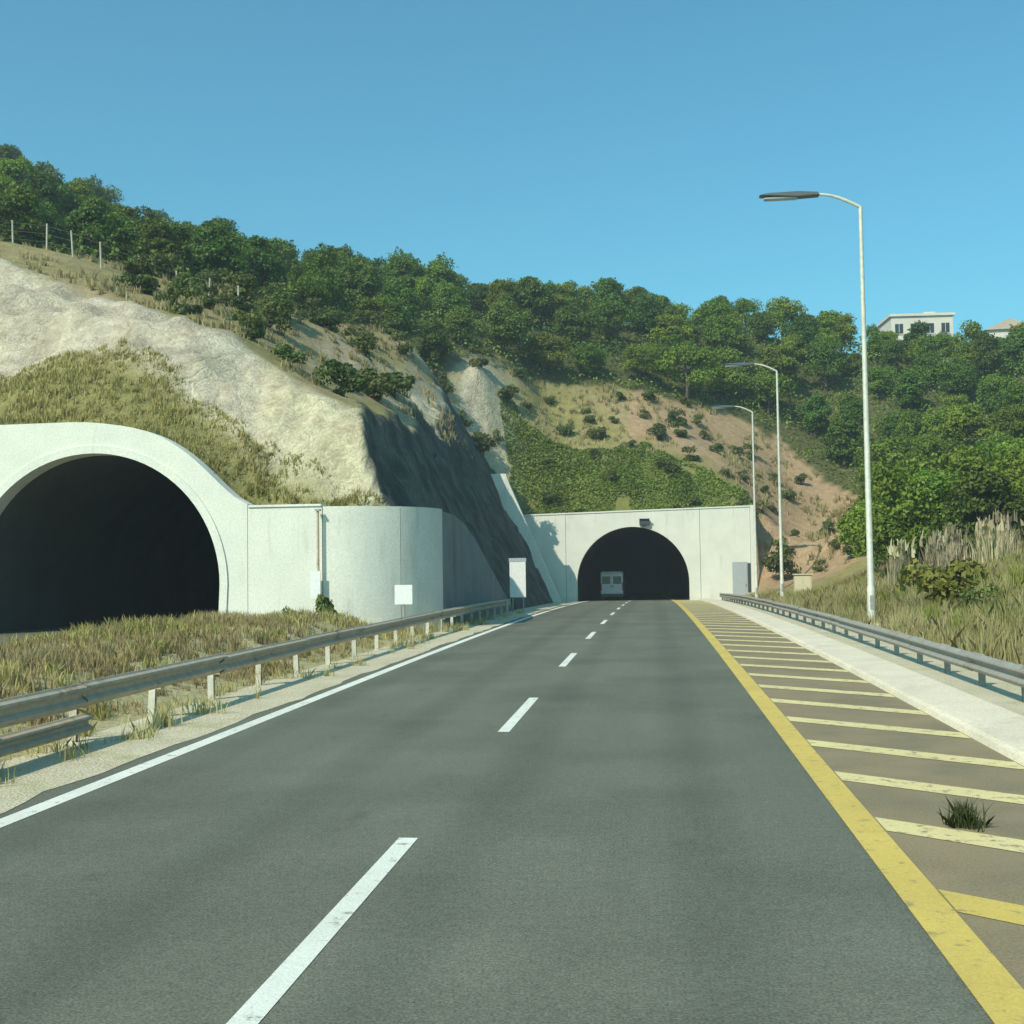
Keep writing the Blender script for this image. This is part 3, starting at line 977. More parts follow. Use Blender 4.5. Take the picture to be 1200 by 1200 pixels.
def guardrail(name, label, x, sgn, y0, y1, pitch, beam_mat, post_mat, jitter, double_to=None, drop=0.0):
    """sgn: side the traffic is on (+1 = beam faces +x)"""
    root = thing(name, label, 'guardrail', (0, 0, 0), 0, 'guardrails along the carriageway')
    post = MB()
    post.box(-0.05, 0.05, -0.035, -0.028, -0.3, 0.70)
    post.box(-0.05, 0.05, 0.028, 0.035, -0.3, 0.70)
    post.box(-0.004, 0.004, -0.0275, 0.0275, -0.3, 0.70)
    pm = post.mesh('post')
    pm.materials.append(post_mat)
    sp = MB().box(-0.055, 0.055, -0.06, 0.06, 0.42, 0.72).mesh('spacer_block')
    sp.materials.append(beam_mat)
    y = y0
    i = 0
    while y <= y1 + 0.01:
        o = link('post', pm, None, root, (x - sgn * 0.17, y, zf(y) - drop))
        o.rotation_euler = (rad(random.uniform(-jitter, jitter)), rad(random.uniform(-jitter, jitter)), rad(random.uniform(-4, 4)))
        link('spacer_block', sp, None, root, (x - sgn * 0.062, y, zf(y) - drop))
        if i % 2 == 0 and y + 2 * pitch <= y1 + 0.01:
            link('beam', beam_mesh(x + random.uniform(-0.012, 0.012), sgn, y - 0.09, y + 2 * pitch + 0.09, 0.59 - drop + random.uniform(-0.012, 0.012)), beam_mat, root)
        if double_to and y < double_to and i % 2 == 0:
            link('lower_beam', beam_mesh(x - sgn * 0.02, sgn, y - 0.09, y + 2 * pitch + 0.09, 0.24, 0.24), beam_mat, root)
        y += pitch
        i += 1
    # fishtail end
    e = MB()
    pts = [(x + sgn * 0.03, y1 + 0.0, zf(y1) + 0.59 - drop), (x - sgn * 0.02, y1 + 0.35, zf(y1) + 0.57 - drop), (x - sgn * 0.16, y1 + 0.6, zf(y1) + 0.55 - drop)]
    vs = []
    for p, hh in zip(pts, (0.15, 0.17, 0.16)):
        vs += [(p[0], p[1], p[2] - hh), (p[0], p[1], p[2] + hh), (p[0] - sgn * 0.012, p[1], p[2] - hh), (p[0] - sgn * 0.012, p[1], p[2] + hh)]
    fs = []
    for i in range(2):
        a, b = 4 * i, 4 * i + 4
        fs += [(a, b, b + 1, a + 1), (a + 2, a + 3, b + 3, b + 2), (a + 1, b + 1, b + 3, a + 3), (a, a + 2, b + 2, b)]
    fs.append((8, 10, 11, 9))
    e.add(vs, fs).build('end_piece', beam_mat, root)
    return root


guardrail('guardrail', 'weathered guardrail on pale posts between the median grass and the white edge line', -7.02, 1, 4.8, 4.8 + 2.35 * 23, 2.35,
          M['galv_old'], M['post'], 2.5, double_to=13.0)
guardrail('guardrail', 'grey steel guardrail beyond the pale kerb, below the grassy bank', 5.25, -1, 2.0, 2.0 + 2.35 * 40, 2.35,
          M['galv'], M['galv'], 1.2, drop=0.16)


# ------------------------------------------------------------------ lamp posts
def lamp_post(label, x, y, H=13.5, reach=3.2, lean=0.0):
    z0 = gz(x, y) if x > 6.2 else zf(y)
    r = thing('lamp_post', label, 'lamp post', (x, y, z0), 0, 'lamp posts along the right guardrail')
    H = H - z0
    MB().tube([(0, 0, -0.2), (0, 0, 1.2), (0, 0, 1.25), (0, 0, H * 0.5), (0, 0, H)], [0.13, 0.125, 0.105, 0.085, 0.06], 12).build('pole', M['pole'], r, smooth=True)
    pts = [(-reach * 0.42 * t, 0, H + 0.48 * math.sin(t * math.pi / 2)) for t in np.linspace(0, 1, 7)]
    MB().tube(pts, [0.055] * 4 + [0.05, 0.045, 0.045], 8).build('arm', M['pole'], r, smooth=True)
    prof = [(-reach * 0.40, 0.43), (-reach * 0.42, 0.53), (-reach * 0.62, 0.58), (-reach * 0.92, 0.56), (-reach, 0.51), (-reach * 0.98, 0.49), (-reach * 0.62, 0.40)]
    h = MB().prism([(a, H + b) for a, b in prof], 'y', -0.17, 0.17).build('lamp_head', M['lamp_head'], r, 0.03, True)
    MB().box(-reach * 0.95, -reach * 0.62, -0.12, 0.12, H + 0.36, H + 0.44).build('lens', M['glass'], h, 0.02)
    MB().box(-0.26, 0.26, -0.26, 0.26, -0.15, 0.06).build('base_plate', M['kerb'], r, 0.02)
    MB().box(-0.055, 0.055, -0.132, -0.10, 0.5, 0.95).build('hatch', M['galv'], r, 0.005)
    return r


lamp_post('tallest and nearest pale lamp post, standing behind the guardrail at the grassy bank', 6.85, 39.0)
lamp_post('middle lamp post of the row, thin pale pole before the brown slope', 7.55, 72.0)
lamp_post('farthest lamp post, slim pale pole close to the far portal wall', 7.75, 92.0, 13.6)

# ------------------------------------------------------------------ small roadside things
s = thing('road_sign', 'tall white panel sign at the foot of the shaded cutting', 'sign', (-6.95, 61.5, zf(61.5)))
MB().box(-0.42, 0.42, -0.02, 0.02, 0.75, 2.75).build('panel', M['white_panel'], s, 0.01)
for sx in (-0.28, 0.28):
    MB().tube([(sx, 0.055, -0.3), (sx, 0.055, 2.6)], [0.035, 0.035], 8).build('post', M['galv'], s)
MB().box(-0.45, 0.45, -0.035, -0.021, 2.60, 2.78).build('frame', M['grey_panel'], s)

s = thing('marker_sign', 'small square white marker on a short post before the rounded wall corner', 'sign', (-8.2, 38.9, zf(38.9)))
MB().box(-0.30, 0.30, -0.02, 0.02, 0.95, 1.60).build('panel', M['white_panel'], s, 0.01)
MB().tube([(0, 0.05, -0.3), (0, 0.05, 1.55)], [0.035, 0.035], 8).build('post', M['galv'], s)

s = thing('wall_post', 'slim dark post with a white plate against the straight white wall', 'post', (-11.34, 39.75, zf(39.7)))
MB().tube([(0, 0, -0.3), (0, 0, 4.15)], [0.05, 0.045], 8).build('pole', M['galv_old'], s)
MB().box(-0.26, 0.10, -0.075, -0.05, 1.15, 2.1).build('plate', M['white_panel'], s, 0.008)
MB().box(-0.09, 0.09, -0.09, 0.09, 4.15, 4.22).build('cap', M['galv'], s)

zc = gz(9.6, 79.0)
s = thing('utility_cabinet', 'cream utility cabinet on the dry slope behind the right guardrail', 'cabinet', (9.6, 79.0, zc))
MB().box(-0.55, 0.55, -0.3, 0.3, 0.1, 1.35).build('body', M['cream_box'], s, 0.02)
MB().box(-0.62, 0.62, -0.38, 0.38, 1.352, 1.43).build('roof', M['cream_box'], s, 0.015)
MB().box(-0.6, 0.6, -0.35, 0.35, -0.4, 0.098).build('plinth', M['kerb'], s)
MB().box(-0.48, -0.02, -0.325, -0.301, 0.2, 1.28).build('door', M['cream_box'], s, 0.006)
MB().box(0.02, 0.48, -0.325, -0.301, 0.2, 1.28).build('door', M['cream_box'], s, 0.006)

# ------------------------------------------------------------------ white van inside the far tunnel
vy = 108.5
van = thing('van', 'white delivery van driving away inside the dark far tunnel', 'van', (-3.62, vy, zf(vy)))
van.rotation_euler = (rad(-1.2), 0, 0)
side = [(-2.7, 0.35), (-2.72, 0.6), (-2.66, 2.3), (-2.55, 2.55), (1.0, 2.6), (1.45, 2.45), (2.05, 1.55), (2.75, 1.30), (2.85, 0.9), (2.85, 0.35)]
MB().prism(side, 'x', -0.98, 0.98).build('body', M['van_white'], van, 0.09, True, 3)
for sx in (-0.485, 0.485):
    dd = MB().box(sx - 0.455, sx + 0.455, -2.755, -2.70, 0.62, 2.30).build('rear_door', M['van_white'], van, 0.012)
    MB().box(sx - 0.36, sx + 0.36, -2.768, -2.756, 1.45, 2.12).build('window', M['win'], dd)
    MB().box(sx * 0.16 - 0.03, sx * 0.16 + 0.03, -2.79, -2.756, 1.15, 1.32).build('handle', M['dark_panel'], dd)
for sx in (-0.93, 0.93):
    MB().box(sx - 0.05, sx + 0.05, -2.78, -2.70, 0.85, 1.55).build('tail_lamp', M['red'], van, 0.01)
MB().box(-0.98, 0.98, -2.86, -2.68, 0.38, 0.58).build('bumper', M['dark_panel'], van, 0.03)
MB().box(-0.26, 0.26, -2.775, -2.757, 0.66, 0.78).build('number_plate', M['white_panel'], van)
for sx in (-0.86, 0.86):
    for yy in (-1.75, 1.85):
        w = MB().tube([(sx - 0.11, yy, 0.34), (sx + 0.11, yy, 0.34)], [0.34, 0.34], 20).build('wheel', M['rubber'], van)
        MB().tube([(sx - 0.115, yy, 0.34), (sx + 0.115, yy, 0.34)], [0.19, 0.19], 14).build('rim', M['galv'], w)
MB().prism([(1.5, 2.36), (2.0, 1.62), (2.03, 1.66), (1.53, 2.42)], 'x', -0.85, 0.85).build('windscreen', M['win'], van)
for sx in (-1.08, 1.08):
    MB().box(sx - 0.1, sx + 0.1, 1.62, 1.74, 1.45, 1.78).build('mirror', M['dark_panel'], van, 0.02)


# ------------------------------------------------------------------ pale houses beyond the ridge
def house(label, x, y, w, dp, z0, ht, cols, rows, flat, rz):
    r = thing('house', label, 'house', (x, y, z0), rz, 'pale houses on the skyline')
    MB().box(-w / 2, w / 2, 0, dp, -4, ht).build('wall', M['house'], r)
    if flat:
        rf = MB().box(-w / 2 - 0.25, w / 2 + 0.25, -0.25, dp + 0.25, ht + 0.002, ht + 0.35).build('roof', M['house'], r)
        MB().box(w * 0.15, w * 0.15 + 1.6, dp * 0.4, dp * 0.4 + 1.6, ht + 0.352, ht + 1.3).build('stair_head', M['house'], rf)
    else:
        rf = MB().prism([(-w / 2 - 0.4, ht + 0.002), (w / 2 + 0.4, ht + 0.002), (0, ht + 1.5)], 'y', -0.4, dp + 0.4).build('roof', M['house_roof'], r)
        MB().box(w * 0.2, w * 0.2 + 0.6, dp * 0.5, dp * 0.5 + 0.6, ht + 0.6, ht + 1.9).build('chimney', M['house'], rf)
    for j in range(rows):
        for i in range(cols):
            cx_ = -w / 2 + w * (i + 0.5) / cols
            zc_ = ht - 1.75 - 2.9 * j
            wd = MB().box(cx_ - 0.55, cx_ + 0.55, -0.04, 0.03, zc_ - 0.7, zc_ + 0.7).build('window', M['win'], r)
            fr = MB()
            fr.box(cx_ - 0.64, cx_ + 0.64, -0.10, -0.041, zc_ - 0.82, zc_ - 0.701)
            fr.box(cx_ - 0.03, cx_ + 0.03, -0.07, -0.041, zc_ - 0.7, zc_ + 0.7)
            fr.build('frame', M['house'], wd)
    return r


house('wide flat-roofed pale house showing over the treetops behind the nearest lamp post', 38.2, 172, 8.5, 9, gz(38, 172), 36.5 - gz(38, 172), 4, 4, True, 0.05)
house('pale house with a low pitched roof at the right end of the skyline', 50.0, 172, 6.0, 8, gz(50, 172), 34.2 - gz(50, 172), 3, 3, False, -0.1)

# ------------------------------------------------------------------ fence on top of the rock cutting
fx = np.linspace(-39, -21.5, 10)
fence = thing('wire_fence', 'wire fence on weathered posts along the top of the rock cutting', 'fence')
tops = []
pm = MB().tube([(0, 0, -0.4), (0, 0, 1.45)], [0.055, 0.05], 8).mesh('post')
pm.materials.append(M['wood'])
for i, x in enumerate(fx):
    y = 61.5 + 0.6 * math.sin(x * 0.7) + (x + 30) * -0.08
    z = gz(x, y)
    o = link('post', pm, None, fence, (x, y, z))
    o.rotation_euler = (rad(random.uniform(-4, 4)), rad(random.uniform(-4, 4)), 0)
    tops.append((x, y, z))
for h in (0.4, 0.85, 1.3):
    MB().tube([(p[0], p[1] - 0.09, p[2] + h) for p in tops], [0.0035] * len(tops), 4).build('wire', M['galv'], fence)


# ------------------------------------------------------------------ foliage meshes
def leaf_cloud(centers, normals, sizes, var, rng, aspect=0.6):
    """rhombic leaf clusters: n x 4 verts, n x 4 faces"""
    n = len(centers)
    a = rng.normal(size=(n, 3)); a /= np.linalg.norm(a, axis=1)[:, None]
    nrm = normals + 0.75 * rng.normal(size=(n, 3)); nrm /= np.linalg.norm(nrm, axis=1)[:, None]
    u = np.cross(nrm, a); u /= np.linalg.norm(u, axis=1)[:, None] + 1e-9
    w = np.cross(nrm, u)
    s = sizes[:, None]
    P = np.stack([centers - u * s, centers - w * s * aspect + nrm * s * 0.15, centers + u * s, centers + w * s * aspect - nrm * s * 0.1], 1)
    F = np.arange(4 * n).reshape(n, 4)
    return P.reshape(-1, 3), F, np.repeat(var, 4)


def crown_mesh(name, seed, R=2.3, Hc=3.6, z0=1.5, nlobe=13, nleaf=9500, leaf=(0.065, 0.145), conic=0.0):
    rng = np.random.default_rng(seed)
    lob = []
    for i in range(nlobe):
        t = rng.uniform(0.0, 1.0)
        ang = rng.uniform(0, 2 * math.pi)
        prof = (math.sin(math.pi * (0.12 + 0.80 * t)) ** 0.7) * (1 - conic * t)
        d = R * prof * rng.uniform(0.25, 0.78)
        lob.append((d * math.cos(ang), d * math.sin(ang), z0 + Hc * (0.10 + 0.80 * t), R * rng.uniform(0.22, 0.46)))
    lob = np.array(lob)
    pts, nr, va, sz = [], [], [], []
    k = nleaf // nlobe
    for i, L in enumerate(lob):
        dirs = rng.normal(size=(k, 3)); dirs /= np.linalg.norm(dirs, axis=1)[:, None]
        dirs[:, 2] = np.where(dirs[:, 2] < -0.35, -dirs[:, 2], dirs[:, 2])
        bumpy = 1 + 0.42 * fbm(dirs[:, 0] * 2.2 + i * 7, dirs[:, 1] * 2.2, dirs[:, 2] * 2.2, 3)
        rr = L[3] * bumpy * rng.uniform(0.62, 1.06, k) ** 0.6
        p = L[:3] + dirs * rr[:, None] * np.array([1, 1, 0.82])
        pts.append(p); nr.append(dirs + np.array([0, 0, 0.35]))
        tone = rng.uniform(0.25, 0.75)
        va.append(np.clip(tone + rng.normal(0, 0.2, k), 0, 1))
        sz.append(rng.uniform(leaf[0], leaf[1], k))
    v, f, a = leaf_cloud(np.concatenate(pts), np.concatenate(nr), np.concatenate(sz), np.concatenate(va), rng)
    return fast_mesh(name, v, f, a)


def trunk_mesh(seed, h=3.4, r=0.14):
    rng = random.Random(seed)
    m = MB()
    p = [Vector((0, 0, -0.5))]
    for i in range(5):
        p.append(Vector((p[-1].x + rng.uniform(-0.12, 0.12), p[-1].y + rng.uniform(-0.12, 0.12), (i + 1) / 5 * h)))
    m.tube(p, [r * 1.25, r, r * 0.85, r * 0.7, r * 0.5, r * 0.25], 8)
    for i in range(5):
        b = p[2 + i % 3]
        a = rng.uniform(0, 6.28)
        L = rng.uniform(0.9, 1.7)
        e = b + Vector((math.cos(a) * L, math.sin(a) * L, rng.uniform(0.5, 1.2)))
        mid = (b + e) / 2 + Vector((0, 0, -0.12))
        m.tube([b, mid, e], [r * 0.5, r * 0.35, r * 0.12], 6)
    return m.mesh('trunk', smooth=True)


OAKS = [crown_mesh('crown', 100 + i, R=2.3 + 0.15 * (i % 3), Hc=3.4 + 0.3 * (i % 4), z0=0.7, nlobe=19 + i % 5) for i in range(6)]
for m in OAKS: m.materials.append(M['leaf_oak'])
DARKS = [crown_mesh('crown', 200 + i, R=2.0 + 0.2 * (i % 3), Hc=3.7 + 0.3 * (i % 3), z0=0.6, nlobe=19 + i % 4, conic=0.25) for i in range(5)]
for m in DARKS: m.materials.append(M['leaf_dark'])
TRUNKS = [trunk_mesh(i) for i in range(4)]
for m in TRUNKS: m.materials.append(M['bark'])
BUSH = [crown_mesh('foliage', 300 + i, R=0.95, Hc=1.25, z0=-0.12, nlobe=8, nleaf=1500, leaf=(0.05, 0.11)) for i in range(5)]
for m in BUSH: m.materials.append(M['leaf_bush'])
STEM = MB().tube([(0, 0, -0.3), (0.03, 0.02, 0.3), (0.0, 0.05, 0.8)], [0.05, 0.035, 0.015], 6).tube([(0.02, 0.02, 0.1), (0.3, 0.1, 0.6)], [0.03, 0.01], 5).mesh('stem')
STEM.materials.append(M['bark'])

# ------------------------------------------------------------------ trees
ct_ = math.cos(rad(6.679)); st_ = math.sin(rad(6.679))


def in_view(x, y, margin=0.06):
    """is the place inside the camera's horizontal field, with some margin"""
    fwd = -x * st_ + y * ct_
    side_ = x * ct_ + y * st_
    return abs(side_ / max(fwd, 0.1)) < 0.4286 + margin


rng = np.random.default_rng(21)
spots = []
cand = []
for _ in range(30000):
    y = rng.uniform(62, 152)
    x = rng.uniform(-0.85 * y, 0.5 * y)
    cand.append((x, y))
for x, y in cand:
    if not bool(forest(x, y)) or not in_view(x, y, 0.16):
        continue
    if 33 < x < 54 and y > 165:
        continue
    dmin = 3.5 if y < 80 else 4.0
    if all((x - a) ** 2 + (y - b) ** 2 > dmin * dmin for a, b in spots):
        spots.append((x, y))
spots.sort(key=lambda p: (not in_view(p[0], p[1], 0.04), p[1]))
print('tree spots', len(spots))


def add_tree(name, label, group, x, y, z, crown, trunk, sc, rz, tall=1.0):
    t = thing(name, label, 'tree', (x, y, z), rz, group)
    t.scale = (sc * random.uniform(0.85, 1.22), sc * random.uniform(0.85, 1.22), sc * tall)
    link('trunk', trunk, None, t)
    link('crown', crown, None, t)
    return t


zs = hill_height(np.array([p[0] for p in spots]), np.array([p[1] for p in spots]))[0]
extra_v, extra_f, extra_a = [], [], []
tree_info = []
ORD = ['first', 'second', 'third', 'fourth', 'fifth', 'sixth', 'seventh', 'eighth', 'ninth', 'tenth', 'eleventh', 'twelfth',
       'thirteenth', 'fourteenth', 'fifteenth', 'sixteenth', 'seventeenth', 'eighteenth', 'nineteenth', 'twentieth']
ZONES = [(0.167, 'above the near tunnel mouth'), (0.36, 'above the rock cutting'), (0.52, 'above the shaded cutting'),
         (0.73, 'above the far portal'), (0.86, 'behind the farther lamp posts'), (9, 'right of the nearest lamp post')]


def view_x(x, y):
    return 0.5 + (x * ct_ + y * st_) / (-x * st_ + y * ct_) / 0.857


def zone(u):
    return next(n for lim, n in ZONES if u < lim)


def ordinal_labels(items, fmt_many, fmt_one):
    items.sort(key=lambda t: t[0])
    for i, (u, o, *rest) in enumerate(items):
        o['label'] = fmt_one if len(items) == 1 else fmt_many.format(ORD[i]) if i < len(ORD) else fmt_one


nt = 0
for i, ((x, y), z) in enumerate(zip(spots, zs)):
    dark = (x < -12 and rng.uniform() < 0.85) or (x >= -12 and rng.uniform() < (0.45 if y > 120 else 0.15))
    sc = rng.uniform(0.8, 1.2) * (0.86 if x < -18 and y < 100 else 1.0)
    if x > 11 and y < 90:
        sc *= 1.12
    if y > 118:
        sc *= rng.uniform(0.75, 1.1)
    cr = (DARKS if dark else OAKS)[int(rng.integers(0, 5))]
    if nt >= 297 or not in_view(x, y, 0.04):
        k = len(extra_v)
        extra_v.append((x, y, z, sc, rng.uniform(0, 6.28), cr))
        continue
    grp = 'trees of the wood ' + zone(view_x(x, y))
    edge = min(y - float(f_left(x)) if x < 12 else 99, 99)
    if x >= 12:
        edge = (y - 66) * 0.8
    row = 'front' if edge < 6 else ('back' if y > (106 if x < -24 else 128) else 'mid')
    tree_info.append([view_x(x, y), row, 'dark evergreen' if dark else 'leafy green',
                      'small' if sc < 0.88 else ('large' if sc > 1.06 else 'mid-sized'), None])
    tree_info[-1][4] = add_tree('tree', 'tree', grp, x, y, z - 0.1, cr, TRUNKS[int(rng.integers(0, 4))], sc, rng.uniform(0, 6.28), rng.uniform(0.9, 1.15))
    nt += 1
sets = {}
for u, row, look, size, o in tree_info:
    sets.setdefault((row, look, size, zone(u)), []).append((u, o))
for (row, look, size, zn), items in sets.items():
    if row == 'mid':
        for u, o in items:
            o['label'] = f'{size} {look} tree amid the wood {zn}'
    else:
        rw = 'front-edge' if row == 'front' else 'skyline'
        ordinal_labels(items, '{} from left of the ' + f'{size} {look} {rw} trees {zn}', f'{size} {look} tree on the wood {rw} {zn}')
if extra_v:
    V, F, A = [], [], []
    off = 0
    for (x, y, z, sc, rz, me) in extra_v:
        n = len(me.vertices)
        co = np.empty(n * 3, np.float32); me.vertices.foreach_get('co', co); co = co.reshape(-1, 3)
        at = np.empty(n, np.float32); me.attributes['v'].data.foreach_get('value', at)
        c, s_ = math.cos(rz), math.sin(rz)
        q = np.stack([co[:, 0] * c - co[:, 1] * s_, co[:, 0] * s_ + co[:, 1] * c, co[:, 2]], 1) * sc + np.array([x, y, z])
        V.append(q); F.append(np.arange(n).reshape(-1, 4) + off); A.append(at); off += n
    wood = link('wood', fast_mesh('wood', np.concatenate(V), np.concatenate(F), np.concatenate(A)), M['leaf_dark'])
    tag(wood, 'mass of trees carrying the wood on past both ends', 'wood', kind='stuff')

# standout trees on the skyline
for (x, y, sc, lab) in ((-22.5, 122, 1.25, 'big round dark tree standing out on the skyline above the shaded cutting'),
                        (-12.0, 124, 1.25, 'second round tree standing out on the skyline, above the far portal wall'),
                        (17.5, 138, 1.2, 'round tree standing out on the skyline between the two nearer lamp posts')):
    add_tree('tree', lab, None, x, y, gz(x, y) - 0.1, DARKS[int(rng.integers(0, 5))], TRUNKS[0], sc, rng.uniform(0, 6.28))

# ------------------------------------------------------------------ shrubs one by one
def add_bush(label, x, y, sc, group=None, tall=1.0, z=None, mat=None):
    t = thing('shrub', label, 'shrub', (x, y, (gz(x, y) if z is None else z) - 0.05), random.uniform(0, 6.28), group)
    t.scale = (sc, sc, sc * tall)
    me = BUSH[random.randrange(5)]
    if mat is not None:
        me = me.copy(); me.materials.clear(); me.materials.append(mat)
    link('foliage', me, None, t)
    link('stem', STEM, None, t)
    return t


add_bush('dark round shrub against the right end of the far portal wall', 10.2, 98.0, 1.9)
add_bush('olive green shrub on the dry bank beside the nearest lamp post', 9.4, 40.5, 1.6, tall=1.15, mat=M['leaf_olive'])
add_bush('low shrub just in front of the olive green one on the dry bank', 9.9, 37.2, 0.8)
add_bush('large dark shrub at the top edge of the rock cutting, below the ridge wood', -22.6, 62.5, 1.6)
add_bush('low shrub beside the large dark one at the rock cutting edge', -20.3, 61.5, 1.0)
add_bush('small dark shrub at the foot of the straight white wall', -12.25, 39.0, 0.55, tall=1.3, z=0)
add_bush('pointed dark shrub at the foot of the white wall before the rounded corner', -10.8, 38.7, 0.7, tall=1.5, z=0)
rng = np.random.default_rng(5)
bs = []
for _ in range(6000):
    y = rng.uniform(46, 122)
    x = rng.uniform(-0.45 * y, 0.2 * y)
    if forest(x, y) or not in_view(x, y):
        continue
    if x < XF and y < 100 and x > -12.8:
        continue
    if x < -12.8 and y < 100 and y < float(rock_hi(x)) + 1.0:
        continue
    if -13 < x < 13 and y < 101.5:
        continue
    if x > 8 and y < 96:
        continue
    if x > -18 and 66 < y < 93:
        continue
    # clumps
    if fbm(x * 0.13, y * 0.10, 2.0, 3) < (-0.6 if (x < -12 and y < 66) else (-0.25 if x < -12 else 0.0)):
        continue
    if all((x - a) ** 2 + (y - b) ** 2 > 2.3 ** 2 for a, b in bs):
        bs.append((x, y))
    if len(bs) > 130:
        break
bsets = {}
for x, y in bs:
    sc = rng.uniform(0.7, 1.5) if x < -12 else rng.uniform(0.6, 1.3)
    o = add_bush('shrub', x, y, sc, 'shrubs on the brown slope' if x < -12 else 'shrubs above the far portal')
    size = 'small' if sc < 0.9 else ('large' if sc > 1.15 else 'mid-sized')
    if x < -12:
        place = ('on the brown shelf over the rock cutting' if y < 62 else 'on the brown slope below the ridge wood' if y < 84 else 'at the ridge wood edge')
    else:
        place = ('just behind the far portal wall' if y < 106 else 'halfway up the reddish slope' if y < 113 else 'high on the reddish slope')
    bsets.setdefault((size, place), []).append((x / y, o))
for (size, place), items in bsets.items():
    ordinal_labels(items, '{} from left of the ' + f'{size} shrubs {place}', f'single {size} shrub {place}')
print('bushes', len(bs))


# ------------------------------------------------------------------ grasses and undergrowth (uncountable)
def grass_mesh(name, x, y, z, h, rng, wid=0.02, lean=0.35, var=None):
    n = len(x)
    ang = rng.uniform(0, 2 * math.pi, n)
    dx, dy = np.cos(ang), np.sin(ang)
    la = rng.uniform(0, 2 * math.pi, n)
    ln = np.abs(rng.normal(0, lean, n)) * h
    w = wid * rng.uniform(0.6, 1.5, n)
    b = np.stack([x, y, z - 0.03], 1)
    s = np.stack([dx * w, dy * w, np.zeros(n)], 1)
    lv = np.stack([np.cos(la) * ln, np.sin(la) * ln, np.zeros(n)], 1)
    m = b + lv * 0.35 + np.stack([np.zeros(n), np.zeros(n), h * 0.6], 1)
    t = b + lv + np.stack([np.zeros(n), np.zeros(n), h], 1)
    P = np.stack([b - s, b + s, m + s * 0.75, t, m - s * 0.75], 1)
    F = np.arange(5 * n).reshape(n, 5)
    v = rng.uniform(0, 1, n) if var is None else np.clip(var + rng.normal(0, 0.18, n), 0, 1)
    return fast_mesh(name, P.reshape(-1, 3), F, np.repeat(v, 5))


def scatter(name, label, n, xr, yr, zfun, hr, mat, mask=None, wid=0.02, lean=0.35, seed=1, clump=0.0):
    rng = np.random.default_rng(seed)
    x = rng.uniform(*xr, n); y = rng.uniform(*yr, n)
    if clump:
        k = max(1, int(n / clump))
        px, py = rng.uniform(*xr, k), rng.uniform(*yr, k)
        idx = rng.integers(0, k, n)
        r = np.abs(rng.normal(0, 0.14, n)); a = rng.uniform(0, 6.28, n)
        x, y = px[idx] + r * np.cos(a), py[idx] + r * np.sin(a)
    if mask is not None:
        ok = mask(x, y, rng)
        x, y = x[ok], y[ok]
    z = zfun(x, y)
    nn = fbm(x * 0.5, y * 0.5, 1.0, 3)
    h = rng.uniform(*hr, len(x)) * (0.75 + 0.5 * np.clip(nn + 0.5, 0, 1.4))
    o = link(name, grass_mesh(name, x, y, z, h, rng, wid, lean, 0.5 + 0.45 * fbm(x * 0.25, y * 0.25, 4.0, 3)), mat)
    tag(o, label, 'grass', kind='stuff')
    return o


def med_z(x, y):
    return zr(y) - 0.03 + median_z(x, y)


def hz_(x, y):
    return hill_height(x, y)[0]


scatter('median_grass', 'tall dry grass on the median in front of the near tunnel', 42000, (-15.2, -7.35), (9, 39.7), med_z, (0.08, 0.30), M['grass_dry'],
        mask=lambda x, y, r: (fbm(x * 0.4, y * 0.3, 6.0, 3) > -0.55) & (np.abs(x + 11) < 3.8 + 0 * y), wid=0.011, clump=26, seed=2)
scatter('median_green_grass', 'greener grass tufts growing through the median', 16000, (-15.0, -7.4), (9, 39.5), med_z, (0.08, 0.34), M['grass_olive'],
        mask=lambda x, y, r: fbm(x * 0.35, y * 0.25, 16.0, 3) > -0.2, wid=0.016, clump=30, seed=3)
scatter('verge_grass', 'short dry tufts along the gravel verge under the guardrail', 5500, (-7.6, -6.35), (8, 62), lambda x, y: zr(y) + 0.01, (0.05, 0.26), M['grass_dry'],
        mask=lambda x, y, r: fbm(x * 0.8, y * 0.6, 26.0, 3) > -0.05, wid=0.008, clump=30, seed=4)
scatter('fill_grass', 'olive grass on the fill above the near tunnel', 60000, (-36, -8.4), (40.75, 48), hz_, (0.07, 0.28), M['grass_olive'],
        mask=lambda x, y, r: (y < rock_lo(x) + 0.5) & (x < -9.3), wid=0.018, clump=22, seed=6)
scatter('bench_grass', 'pale dry grass on the bench above the rock cutting', 30000, (-45, -12.8), (47, 90), hz_, (0.15, 0.5), M['grass_dry'],
        mask=lambda x, y, r: (y > rock_hi(x) + 0.3) & ~forest(x, y) & (fbm(x * 0.25, y * 0.25, 3.0, 3) > -0.35), wid=0.03, clump=18, seed=7)
scatter('bank_grass', 'tall dry grass on the bank behind the right guardrail', 120000, (6.3, 28), (14, 76), hz_, (0.18, 0.62), M['grass_dry'],
        mask=lambda x, y, r: (x < 6.3 + 0.32 * y) & (fbm(x * 0.3, y * 0.22, 13.0, 3) > -0.5), wid=0.011, clump=22, seed=8)
scatter('bank_green_grass', 'green grass patches on the bank behind the right guardrail', 26000, (7.5, 28), (14, 76), hz_, (0.2, 0.6), M['leaf_bank'],
        mask=lambda x, y, r: (x < 6.3 + 0.32 * y) & (fbm(x * 0.22, y * 0.18, 23.0, 3) > 0.02), wid=0.022, clump=22, seed=9)
scatter('slope_grass', 'dry grass on the reddish slope right of the far portal', 26000, (-13, 22), (97, 122), hz_, (0.2, 0.6), M['grass_dry'],
        mask=lambda x, y, r: ~forest(x, y) & ((y > 105) | (x > 9)) & (fbm(x * 0.25, y * 0.25, 33.0, 3) > -0.1), wid=0.035, clump=16, seed=10)


